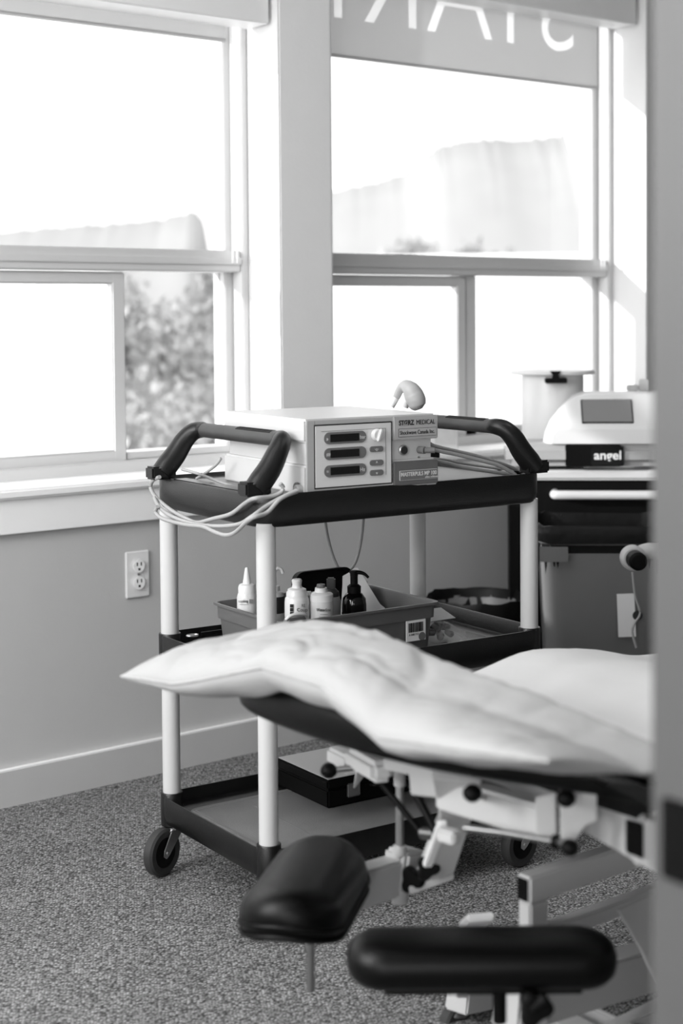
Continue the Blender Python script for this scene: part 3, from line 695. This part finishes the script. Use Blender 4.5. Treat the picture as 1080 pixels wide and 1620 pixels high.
# ================================================================== case on the lower shelf
cs = thing('device_case', 'dark hinged case with grey lid on the cart bottom shelf', 'case', c2w((-.06, .003, .136)), CA)
bx('case_body', (0, 0, 0), (.35, .215, .040), 'matblack', cs, bevel=.004)
bx('case_lid', (-.001, -.001, .041), (.351, .216, .062), 'matblack', cs, bevel=.004)
bx('lid_panel', (.004, .004, .0615), (.346, .211, .0632), 'case', cs, bevel=.0005)
for x in (.065, .25): bx('latch', (x-.018, -.006, .016), (x+.018, 0, .048), 'tub', cs, bevel=.003)
tube('carry_handle', [(.11, -.003, .035), (.112, -.016, .036), (.13, -.020, .036), (.19, -.020, .036), (.208, -.016, .036), (.21, -.003, .035)], .004, 'matblack', cs, n=8)
text('STORZ MEDICAL', .013, 'winkP', cs, (.055, .012, .0634), rot=(0, 0, 0))

# ================================================================== bins and equipment stand at the right
wb = thing('waste_basket', 'round wastebasket with black liner against the wall behind the cart', 'bin', (3.115, 3.27, 0))
lt('basket_body', [(0, 0), (.10, 0), (.105, .01), (.135, .36), (.138, .36), (.132, .352), (.10, .012), (0, .012)], 'binp', wb, 32)
bm = bmesh.new(); n = 48; rows = []
for k, (r, z) in enumerate([(.02, .19), (.120, .20), (.130, .33), (.136, .372), (.143, .382), (.148, .368), (.147, .33), (.1465, .27), (.147, .22)]):
    rows.append([bm.verts.new(((r+.004*noise.noise(Vector((i*.9, k*.5, 0))))*math.cos(2*PI*i/n), (r+.004*noise.noise(Vector((i*.9, k*.5, 0))))*math.sin(2*PI*i/n), z+.008*noise.noise(Vector((i*.4, k*.3, 5))))) for i in range(n)])
for A, B in zip(rows, rows[1:]):
    for i in range(n): bm.faces.new((A[i], A[(i+1) % n], B[(i+1) % n], B[i]))
mk('bin_liner', bm, 'bag', wb, smooth=70)

EA = math.radians(-43)
ec = at(935, 750, 4.72)
st = thing('equipment_stand', 'black equipment stand with white top and rail, right of the cart', 'stand', (ec.x, ec.y, 0), EA)
# local x to the right of the viewer, local y away
def slab(name, o, z0, z1, m, bvl):
    bm = bmesh.new(); loft(bm, [[(x, y, z0) for x, y in o], [(x, y, z1) for x, y in o]]); bmesh.ops.recalc_face_normals(bm, faces=bm.faces[:]); bev(bm, bvl, 3); return mk(name, bm, m, st, smooth=35)
slab('top_board', [(-.26, -.17), (.34, -.17), (.34, .20), (-.12, .20), (-.26, .04)], .712, .742, 'desk', .007)
slab('cabinet', [(-.252, -.15), (.335, -.15), (.335, .19), (-.12, .19), (-.252, .035)], .10, .712, 'matblack', .004)
bx('plinth', (-.15, -.13, 0), (.32, .10, .10), 'matblack', st)
tube('front_rail', [(-.118, -.15, .672), (-.122, -.185, .672), (-.105, -.195, .672), (.0, -.197, .672), (.20, -.197, .672), (.30, -.19, .672), (.31, -.15, .672)], .0135, 'desk', st, n=14)
bn = thing('grey_bin', 'tall grey translucent bin with black bag rim beside the equipment stand', 'bin', (0, 0, 0), EA)
pb = at(948, 930, 4.25); bn.location = (pb.x, pb.y, 0)
bm = bmesh.new()
def BR(h1, h2, z, r=.05): return [(x, y, z) for x, y in rrect(h1, h2, r, 6)]
loft(bm, [BR(.135, .105, 0), BR(.14, .11, .01), BR(.165, .125, .585), BR(.172, .132, .59), BR(.172, .132, .602), BR(.163, .123, .602), BR(.155, .118, .56), BR(.13, .10, .02)])
mk('bin_body', bm, 'binp', bn, smooth=40)
bm = bmesh.new(); rows = []
pr = [(.158, .12, .45), (.166, .126, .60), (.172, .134, .640), (.182, .142, .635), (.184, .144, .615), (.182, .142, .592)]
for k, (a, b, z) in enumerate(pr):
    rows.append([(x*(1+.02*noise.noise(Vector((i*.6, k*.6, 1)))), y, z+.010*noise.noise(Vector((i*.35, k*.3, 2)))) for i, (x, y) in enumerate(rrect(a, b, .05, 10))])
loft(bm, rows, False, False); mk('bin_liner', bm, 'bag', bn, smooth=70)
bx('flap_label', (-.17, -.150, .545), (-.095, -.146, .585), 'binp', bn, bevel=.001)
lbx = bx('notice_label', (.052, -.124, .34), (.098, -.121, .455), 'paper', bn, mx=Matrix.Translation((0, -.004, 0))@Matrix.Rotation(-.04, 4, 'Y'))
for k in range(6): bx('print_line', (.036+.018, -.1275, .44-k*.008), (.085-.004*(k % 3), -.1265, .4425-k*.008), 'bezel', lbx)
lt('print_disc', [(0, 0), (.013, 0), (.013, .0006), (0, .0006)], 'ink', lbx, 20, Matrix.Translation((.088, -.1285, .40))@Matrix.Rotation(PI/2, 4, 'X'))
# knob-ended arm of another device at the right edge
kb = thing('swivel_knob', 'dark round knob with pale ring in front of the grey bin', 'knob', at(1003, 884, 3.9))
cyl('knob_cap', (0, 0, 0), (-.03, -.04, 0), .023, 'matblack', kb, 24, bevel=.006)
cyl('knob_ring', (.0, .0, 0), (.02, .026, 0), .032, 'frame', kb, 24, bevel=.006)
tube('arm', [(.02, .02, 0), (.06, -.01, .015), (.11, -.07, -.02), (.12, -.09, -.25), (.12, -.09, -.75), (.12, -.09, -.95+.09)], .02, 'frame', kb, n=14)
tg = tag(tube('white_cable', [at(x, y, 4.0) for x, y in ((1000, 905), (1004, 940), (1012, 970), (1004, 985), (1000, 1000), (1006, 1025))], .003, 'cord', n=8), 'thin pale cable hanging in front of the grey bin', 'cable')

# centrifuge machine on the stand
em = at(935, 750, 4.66)
mc = thing('centrifuge', 'white bench centrifuge with grey screen and black logo plate on the stand', 'medical device', (em.x, em.y, .7425), EA)
# side profile swept across the width: lower body
bx('lower_body', (-.258, -.13, .012), (.30, .075, .078), 'unitfront', mc, bevel=.02, seg=4)
bx('front_band', (-.085, -.134, .012), (.075, -.10, .076), 'matblack', mc, bevel=.003)
lp = bx('logo_plate', (-.012, -.1385, .014), (.082, -.131, .072), 'black', mc, bevel=.002)
text('angel', .036, 'white', lp, (-.004, -.1392, .034), width=.078, off=.0007)
bm = bmesh.new()
# housing: outline across x with curved left shoulder, sloping front
def hring(y, zt, ins):
    pts = [(-.145+ins, .078), (-.140+ins, .105), (-.125+ins, .140), (-.100+ins, .172), (-.075+ins*.7, .195), (-.05, min(.212, zt-.004)), (-.02, zt), (.26, zt), (.285, zt-.012), (.295, .078)]
    return [(x, y, min(z, zt)) for x, z in pts]
loft(bm, [hring(-.122, .120, .02), hring(-.112, .132, .012), hring(-.040, .215, .0), hring(-.02, .222, 0), hring(.07, .222, .01)])
mk('housing', bm, 'white', mc, smooth=30)
sl = Matrix.Translation((.0, -.1085, .136))@Matrix.Rotation(-math.atan2(.072, .083), 4, 'X')
bx('screen_bezel', (-.036, -.004, .000), (.114, .004, .088), 'ink', mc, mx=sl, bevel=.002); bx('screen', (-.032, -.0055, .003), (.110, 0, .084), 'lcd', mc, mx=sl)
# white canister with a black bracket behind the machine
cn = thing('canister', 'white canister with thin lid and black clip behind the centrifuge', 'canister', (0, 0, 0), EA)
pc = at(874, 700, 4.84); cn.location = (pc.x, pc.y, .743)
lt('drum', [(0, 0), (.094, 0), (.096, .004), (.096, .262), (.094, .268), (0, .268)], 'white', cn, 40)
lt('lid', [(0, .268), (.128, .270), (.132, .274), (.128, .282), (.05, .286), (0, .286)], 'white', cn, 40)
bx('clip', (-.030, -.134, .247), (.036, -.086, .262), 'matblack', cn, bevel=.002)
poly('clip_neck', [(-.010, .26), (.014, .26), (.010, .272), (.018, .284), (-.016, .284), (-.008, .272)], .012, 'matblack', cn, mx=Matrix.Translation((0, -.138, 0)))
# little things at back right of the machine top and on the stand
for k, (px, py, wdt, hh_, lab) in enumerate(((1000, 612, .035, .018, 'small grey fitting on the centrifuge top, left one'), (1018, 606, .03, .035, 'small grey block on the centrifuge top at its right'))):
    p = at(px, py, 4.72); o = tag(bx('fitting', (-wdt/2, -.015, 0), (wdt/2, .015, hh_), 'unitfront', bevel=.003, loc=(p.x, p.y, .9648), rot=(0, 0, EA)), lab, 'fitting')
p = at(748, 700, 4.72)
# sill-side box
pb2 = thing('white_carton', 'small white carton standing on the window sill behind the cart', 'box', (3.215, 3.53, .7825), -.4)
bx('carton_body', (-.045, -.03, 0), (.045, .03, .10), 'white', pb2, bevel=.002); bx('carton_label', (-.030, -.0315, .02), (.038, -.0302, .075), 'clear', pb2)

# ================================================================== treatment table
HC = Vector((1.30, 1.60, .62))           # head end middle, underside of the head cushion
tb = thing('treatment_table', 'black padded treatment table on a cream steel frame with hanging armrests', 'treatment table', (1.30, 1.60, 0))
T0 = Vector((1.30, 1.60, 0))
def TL(p): return Vector(p)-T0
def A_(px, py, d): return at(px, py, d)-T0
def cushion(name, x0, x1, y0, y1, z0, z1, r, m='leather', parent=tb, rr=.014):
    bm = bmesh.new(); cx, cy = (x0+x1)/2, (y0+y1)/2; a, b = (x1-x0)/2, (y1-y0)/2
    def ringf(ins, z): return [(cx+x, cy+y, z) for x, y in rrect(a-ins, b-ins, max(r-ins, .01), 8)]
    h = z1-z0
    loft(bm, [ringf(.012, z0), ringf(.003, z0+h*.12), ringf(0, z0+h*.3), ringf(0, z0+h*.65), ringf(.005, z0+h*.85), ringf(.016, z1-h*.03), ringf(.035, z1)])
    return mk(name, bm, m, parent, smooth=60)
def head_cushion():
    out = spline([(1.44, 1.945, 0), (1.385, 1.945, 0), (1.338, 1.925, 0), (1.308, 1.86, 0), (1.295, 1.70, 0), (1.313, 1.50, 0), (1.352, 1.38, 0), (1.402, 1.28, 0), (1.45, 1.20, 0), (1.475, 1.17, 0), (1.49, 1.17, 0)], 4)
    out += [Vector((1.50, 1.25, 0)), Vector((1.50, 1.5, 0)), Vector((1.50, 1.8, 0)), Vector((1.48, 1.92, 0))]
    c = Vector((1.42, 1.56, 0)); z0, h = .613, .063
    def R(ins, z):
        r = []
        for p in out:
            d = (c-p); d.y *= .35; d.normalize(); q = p+d*ins-T0
            r.append((q.x, q.y, z-(.77*max(0, p.x+d.x*ins-1.385) if z > z0+h*.5 else 0)))
        return r
    bm = bmesh.new(); loft(bm, [R(.012, z0), R(.003, z0+h*.12), R(0, z0+h*.3), R(0, z0+h*.6), R(.004, z0+h*.8), R(.012, z0+h*.95), R(.028, z0+h)])
    return mk('head_cushion', bm, 'leather', tb, smooth=60)
head_cushion()
cushion('main_cushion', .33, 1.85, -.34, .34, .465, .530, .05)
bx('head_board', (.07, -.14, .605), (.16, .25, .619), 'matblack', tb, bevel=.002)
# armrest pads
def pad(c, ang, L_=.335, W_=.125, th=.062, tilt=0, curl=0, welt=False):
    a = bpy.data.objects.new('armrest', None); col.objects.link(a); a.parent = tb; a.location = TL(c); a.rotation_euler = (tilt, 0, ang)
    bm = bmesh.new(); N = 14
    def rg(ins, z): return [(x, y, z-curl*(abs(y)/(W_/2))**2) for x, y in rrect(L_/2-ins, W_/2-ins, W_/2-.003-ins, 12)]
    loft(bm, [rg(.010, -th/2), rg(.002, -th*.32), rg(0, -th*.12), rg(0, .08*th), rg(.004, th*.3), rg(.012, th*.42), rg(.026, th*.5), rg(.045, th*.53)])
    mk('pad', bm, 'leather', a, smooth=70)
    bx('pad_board', (-L_*.36, -W_*.3, -th/2-.010), (L_*.36, W_*.3, -th/2), 'matblack', a)
    if welt:
        for z, k in ((-.10*th, .0005), (-.34*th, -.0008)):
            bm = bmesh.new(); R_ = [Vector(p) for p in rg(-k, z)]; sweep(bm, R_+R_[:1], .0032, 6, 1); mk('welt', bm, 'leather', a, smooth=60)
    return a
RT = math.atan2(-.625, .78)
p1 = at(761, 1512, 1.99); near = pad(p1, RT, L_=.345, W_=.11, th=.052)
# far pad: wider saddle seen end-on
p2 = at(484, 1398, 2.26); far = pad(p2, math.radians(55), L_=.30, W_=.15, th=.060, curl=.018, welt=True)
far.rotation_euler = Euler((0, 0, math.radians(39))); 
# welt seam on the far pad's right side
cyl('armrest_rod', A_(491, 1440, 2.2), A_(491, 1568, 2.2), .0060, 'dmetal', tb, 12)
cyl('armrest_post', A_(790, 1530, 1.99), A_(790, 1618, 1.99), .0090, 'matblack', tb, 12)
# arm beam of the far pad with clamp block and adjuster rod
beam('arm_beam', A_(520, 1418, 2.36), A_(652, 1376, 2.50), .04, .058, 'frame', tb, bevel=.004)
beam('clamp_block', A_(622, 1378, 2.46), A_(656, 1374, 2.50), .05, .066, 'frame', tb, bevel=.006)
lt('clamp_collar', [(0, 0), (.011, 0), (.011, .014), (0, .014)], 'frame', tb, 16, Matrix.Translation(A_(632, 1352, 2.46)))
cyl('adjuster_rod', A_(632, 1240, 2.46), A_(632, 1405, 2.46), .0065, 'metal', tb, 14)
cyl('rod_cap', A_(632, 1206, 2.46), A_(632, 1244, 2.46), .0095, 'frame', tb, 16)
cyl('rod_foot', A_(632, 1404, 2.46), A_(632, 1429, 2.46), .0130, 'frame', tb, 16)
def star(p, r=.022, axis=None):
    bm = bmesh.new(); n = 40; pts = [(r*(1+.22*math.cos(3*2*PI*i/n))*math.cos(2*PI*i/n), r*(1+.22*math.cos(3*2*PI*i/n))*math.sin(2*PI*i/n)) for i in range(n)]
    loft(bm, [[(x*.9, y*.9, 0) for x, y in pts], [(x, y, .004) for x, y in pts], [(x, y, .014) for x, y in pts], [(x*.85, y*.85, .018) for x, y in pts]])
    mx = Matrix.Translation(p)@(-cF if axis is None else axis).to_track_quat('Z', 'Y').to_matrix().to_4x4(); bm.transform(mx)
    return mk('star_knob', bm, 'matblack', tb, smooth=50)
star(A_(656, 1390, 2.40), .018, Vector((-.9, -.4, .1))); star(A_(674, 1374, 2.36), .016, Vector((-.5, -.8, .3)))
cyl('knob_stem', A_(652, 1385, 2.44), A_(668, 1380, 2.38), .006, 'matblack', tb, 10)
# hanging bracket plate from head section down to the foot plate
def plate(name, quad, th, m, parent=tb):
    """flat plate through four points given near side first, thickened away from the viewer"""
    bm = bmesh.new(); q = [Vector(v) for v in quad]; n = (q[1]-q[0]).cross(q[2]-q[0]).normalized()
    if n.dot(cF) < 0: n = -n
    A = [bm.verts.new(v) for v in q]; B = [bm.verts.new(v+n*th) for v in q]
    bm.faces.new(A); bm.faces.new(B[::-1]); k = len(q)
    for j in range(k): bm.faces.new((A[j], B[j], B[(j+1) % k], A[(j+1) % k]))
    bmesh.ops.recalc_face_normals(bm, faces=bm.faces[:]); bev(bm, .0015, 2)
    return mk(name, bm, m, parent, smooth=35)
plate('bracket_plate', [A_(x, y, 2.16+(y-1250)*.0016) for x, y in ((684, 1232), (762, 1238), (754, 1272), (718, 1382), (660, 1402), (672, 1372), (694, 1316), (697, 1290))], .03, 'frame')
plate('bracket_foot', [A_(x, y, 2.38) for x, y in ((646, 1404), (718, 1381), (718, 1392), (648, 1416))], .05, 'frame')
beam('lever_arm', A_(700, 1302, 2.20), A_(676, 1368, 2.30), .014, .010, 'trim', tb, bevel=.002)  # white colour stands in for direct light on the lever
beam('cross_link', A_(696, 1318, 2.15), A_(724, 1326, 2.13), .02, .018, 'frame', tb)
plate('side_bracket', [A_(x, y, 2.2) for x, y in ((606, 1200), (690, 1214), (690, 1262), (650, 1258), (648, 1226), (608, 1218))], .02, 'frame')
# underframe beam and knobs
beam('head_beam', A_(700, 1250, 2.20), A_(872, 1300, 2.05), .035, .046, 'frame', tb, bevel=.004)
beam('bracket_arm', A_(528, 1192, 2.50), A_(560, 1208, 2.44), .03, .026, 'frame', tb, bevel=.005)
beam('bracket_arm', A_(560, 1196, 2.44), A_(606, 1222, 2.30), .035, .032, 'frame', tb, bevel=.008)
def knob(px, py, d, r, tx, ty, td):
    k = lt('ball_knob', [(0, -r*.8), (r*.5, -r*.78), (r*.9, -r*.4), (r, 0), (r*.9, r*.4), (r*.5, r*.8), (0, r*.85)], 'matblack', tb, 20, Matrix.Translation(A_(px, py, d)))
    cyl('knob_stem', A_(px, py, d), A_(tx, ty, td), .0045, 'dmetal', tb, 8)
knob(520, 1219, 2.42, .0135, 572, 1213, 2.42); knob(747, 1255, 2.04, .0130, 765, 1262, 2.12); knob(895, 1263, 1.95, .0125, 880, 1275, 2.05); knob(901, 1341, 1.95, .0118, 880, 1330, 2.0)
plate('hinge_plate', [A_(x, y, 2.02) for x, y in ((848, 1262), (878, 1254), (881, 1334), (848, 1322))], .012, 'frame')
plate('hinge_plate', [A_(x, y, 1.99) for x, y in ((886, 1245), (944, 1240), (944, 1300), (926, 1306), (904, 1340), (888, 1338))], .012, 'frame')
tube('tie_rod', [A_(735, 1310, 2.10), A_(800, 1318, 2.06), A_(880, 1332, 2.0)], .0048, 'dmetal', tb, n=10, sub=1)
cyl('rod_nut', A_(874, 1331, 2.0), A_(884, 1333, 1.995), .009, 'matblack', tb, 12)
tube('gas_strut', [A_(600, 1235, 2.35), A_(668, 1320, 2.30)], .0050, 'matblack', tb, n=10, sub=1)
tube('gas_strut', [A_(650, 1240, 2.30), A_(690, 1318, 2.25)], .0060, 'matblack', tb, n=10, sub=1)
tube('strut_end', [A_(668, 1318, 2.29), A_(690, 1320, 2.27)], .009, 'dmetal', tb, n=10, sub=1)
# heavy side beam running out at the right with dark hollow end
plate('side_beam', [A_(x, y, d) for x, y, d in ((922, 1246, 2.10), (1100, 1300, 1.85), (1100, 1420, 1.85), (985, 1352, 2.02), (922, 1316, 2.10))], .04, 'frame')
beam('beam_end', A_(1006, 1326, 1.90), A_(1090, 1345, 1.90), .03, .056, 'frame', tb)
plate('end_plug', [A_(x, y, 1.88) for x, y in ((991, 1298), (1018, 1305), (1018, 1360), (991, 1350))], .01, 'matblack')
# base frame: parallel steel tubes along the table
YB = 1.557
def onY(px, py, y):
    r = cF+cR*((px-540)/FOC)+cU*((PCY-py)/FOC); return CAM+r*(y/r.y)-T0
a = onY(838, 1411, YB); zr = a.z
bx('lift_rail', (a.x, a.y, zr-.020), (a.x+.9, a.y+.028, zr+.020), 'frame', tb, bevel=.003)
bx('rail_end_shade', (a.x-.0015, a.y+.004, zr-.016), (a.x+.002, a.y+.024, zr+.016), 'matblack', tb)  # black plate painted in for the shade inside the hollow tube
bx('lift_post', (a.x+.002, a.y+.001, zr-.30), (a.x+.040, a.y+.027, zr-.019), 'frame', tb, bevel=.003)
b = onY(901, 1466, YB)
bx('lower_rail', (a.x+.03, a.y+.002, b.z-.016), (a.x+.9, a.y+.026, b.z+.008), 'frame', tb, bevel=.003)
plate('gusset', [onY(x, y, YB-.002) for x, y in ((978, 1440), (1040, 1412), (1040, 1560), (1014, 1502))], .006, 'frame')
c = onY(965, 1540, 1.50)
beam('foot_beam', A_(800, 1592, 2.25), A_(1080, 1512, 2.65), .05, .068, 'frame', tb, bevel=.004)
star(A_(842, 1592, 1.95), .020, Vector((-.5, -.85, .1))); cyl('knob_stem', A_(842, 1592, 1.96), A_(842, 1580, 2.2), .008, 'matblack', tb, 10)
cyl('star_knob', A_(826, 1604, 1.94), A_(866, 1578, 1.94), .0095, 'matblack', tb, 14, bevel=.004)
beam('base_foot', A_(722, 1584, 2.62), A_(800, 1568, 2.74), .045, .036, 'frame', tb, bevel=.003)
beam('pedal_arm', A_(730, 1574, 2.60), A_(756, 1462, 2.42), .02, .012, 'frame', tb, bevel=.002)
bx('foot_pedal', (-.022, -.030, -.006), (.022, .030, .006), 'trim', tb, bevel=.003, loc=A_(754, 1456, 2.40), rot=(-.55, 0, -.5))  # pedal whitened in place of strong light from above
cyl('foot_caster_wheel', A_(722, 1618, 2.66)+Vector((0, .012, -.0)), A_(722, 1618, 2.66)+Vector((0, -.012, 0)), .035, 'rubber', tb, 24, bevel=.004)
lt('caster_cap', [(0, 0), (.02, 0), (.022, .004), (.016, .012), (0, .012)], 'dmetal', tb, 18, Matrix.Translation(A_(722, 1604, 2.66)))
# floor frame of the base
zb = .05
def onZ(px, py, z):
    r = cF+cR*((px-540)/FOC)+cU*((PCY-py)/FOC); return CAM+r*((z-1.2)/r.z)-T0
beam('floor_frame', onZ(850, 1602, zb), onZ(1000, 1680, zb), .05, .03, 'frame', tb)
beam('floor_frame', onZ(905, 1592, zb), onZ(1010, 1640, zb), .012, .03, 'frame', tb)
beam('floor_frame', onZ(960, 1640, zb), onZ(1060, 1590, zb), .03, .03, 'frame', tb)
for px, py in ((1100, 1600), (900, 1700)):
    q = onZ(px, py, 0); bx('floor_foot', (q.x-.03, q.y-.03, 0), (q.x+.03, q.y+.03, .05), 'matblack', tb, bevel=.004)

# ================================================================== sheet on the main cushion
bm = bmesh.new(); nx, ny = 50, 44
x0, x1, y0, y1 = 1.60, 3.2, 1.24, 1.96
g = []
for i in range(nx+1):
    row = []
    for j in range(ny+1):
        u, v = i/nx, j/ny
        x = x0+(x1-x0)*u; s = v*2-1
        y = 1.60+s*.372; drop = max(0, abs(s)-.92)/.08
        endr = max(0, 1-u*9)
        z = .538+.062*math.exp(-((x-1.99)/.22)**2)*(1-.15*abs(s)**4)+.010*noise.noise(Vector((x*4, y*5, 0)))+.005*noise.noise(Vector((x*11, y*14, 3)))
        z += .030*math.exp(-((x-1.70)/.10)**2)
        z = max(z, .534)-.085*drop**2-.05*endr**2
        row.append(bm.verts.new((x, y, z)))
    g.append(row)
for i in range(nx):
    for j in range(ny): bm.faces.new((g[i][j], g[i+1][j], g[i+1][j+1], g[i][j+1]))
so = mk('bed_sheet', bm, 'sheet', smooth=80); tag(so, 'white sheet draped over the main part of the treatment table', 'sheet')
md = so.modifiers.new('thickness', 'SOLIDIFY'); md.thickness = .003; md.offset = 1

# ================================================================== pillow draped over the head cushion
def lerp(x, K, V):
    for a, b, p, q in zip(K, K[1:], V, V[1:]):
        if x <= b: return p+(q-p)*(x-a)/(b-a)
    return V[-1]
def pillow():
    NU, NV = 150, 90
    LU, LV, ox, oy, ang, T, sk, b0, d0, d1, bx_, bs, tap, fz, tb_, ex, d2, lw = .8294, .4844, 1.4122, 1.5876, -.1463, .0551, .5811, .6856, -.2509, -.1182, 1.4096, .7715, .3512, -.2377, .049, .4517, .8134, -.302
    UK = [-1, -.66, -.33, 0, .33, .66, 1.0001]
    DR = [.0569, .0257, -.0127, -.0092, .0318, .0146, -.0069]; XS = [-.0365, -.007, .0215, .0245, .0121, .0064, -.0058]
    ca, sa = math.cos(ang), math.sin(ang); N = noise.noise
    def surf(u, v, side):
        e = max(0, 1-abs(u)**2.6)**ex*max(0, 1-abs(v)**2.4)**ex
        t = T*(1-sk*u)*e
        px = u*LU/2*(1-.05*(1-abs(v)**3))*(1+.17*max(0, u)); py = v*LV/2*(1-.075*(1-abs(u)**3))*(1-tap*(u+1)/2)
        w = max(0, (1-v)/2)**1.5
        X = ox+sa*px+ca*py+lerp(u, UK, XS)*w; Y = oy-ca*px+sa*py
        hd = max(0, 1.33-X); fs = max(0, Y-1.93); bk = max(0, X-bx_)
        b = b0-hd*(d0+d1*u)-fs*fz-bk*bs-d2*hd*hd-lerp(u, UK, DR)*w*w
        out = min(1, max(0, max(1.33-X, Y-1.91)/.05))
        k = min(1, e*1.6)
        # soft folds: long creases across the pillow, fanning out of the seam, and small puckers beside it
        wr = .009*N(Vector((px*5, py*7, 1.3)))
        q = px*15+py*5+1.1*N(Vector((px*4, py*5, 7.1)))
        f1 = N(Vector((q*.55, py*1.6, 2.2))); wr -= .011*max(0, 1-abs(f1)*4)**2*(.45+.55*max(0, -v))
        f2 = N(Vector((px*4-py*9, py*3+px*9, 3.7))); wr -= .005*max(0, 1-abs(f2)*4.5)**2
        f3 = N(Vector((px*26+py*9, py*4, 5.5))); wr += .004*f3*max(0, -v)
        wr *= 1-.62*min(1, max(0, (u+.1)*2))
        f4 = N(Vector((px*9+py*20, py*8-px*16, 11.5))); wr -= .0045*max(0, 1-abs(f4)*5)**2*min(1, max(0, .6-u))
        wr += .0006*N(Vector((px*60, py*60, 9)))
        if side > 0: return Vector((X, Y, b+t+wr*k))
        return Vector((X, Y, b-tb_*e*out*(1-.3*u)-.002+(.006*N(Vector((px*14, py*14, 9))) if out > 0 else 0)*k))
    bm = bmesh.new(); top = [[None]*(NV+1) for _ in range(NU+1)]; bot = [[None]*(NV+1) for _ in range(NU+1)]
    for i in range(NU+1):
        a = math.sin((i/NU-.5)*PI)
        for j in range(NV+1):
            c = math.sin((j/NV-.5)*PI); p = bm.verts.new(surf(a, c, 1)); top[i][j] = p
            bot[i][j] = p if i in (0, NU) or j in (0, NV) else bm.verts.new(surf(a, c, -1))
    for i in range(NU):
        for j in range(NV):
            bm.faces.new((top[i][j], top[i+1][j], top[i+1][j+1], top[i][j+1])); bm.faces.new((bot[i][j], bot[i][j+1], bot[i+1][j+1], bot[i+1][j]))
    edge = [top[i][0].co.copy() for i in range(0, NU+1)]+[top[NU][j].co.copy() for j in range(1, NV+1)]+[top[i][NV].co.copy() for i in range(NU-1, -1, -1)]+[top[0][j].co.copy() for j in range(NV-1, 0, -1)]
    o = mk('pillow', bm, 'cotton', smooth=80)
    bm = bmesh.new(); sweep(bm, edge+edge[:1], .0022, 6, 1); mk('seam', bm, 'cotton', o, smooth=60)
    return o
pl_ = pillow(); tag(pl_, 'white pillow draped across the head end of the treatment table', 'pillow')
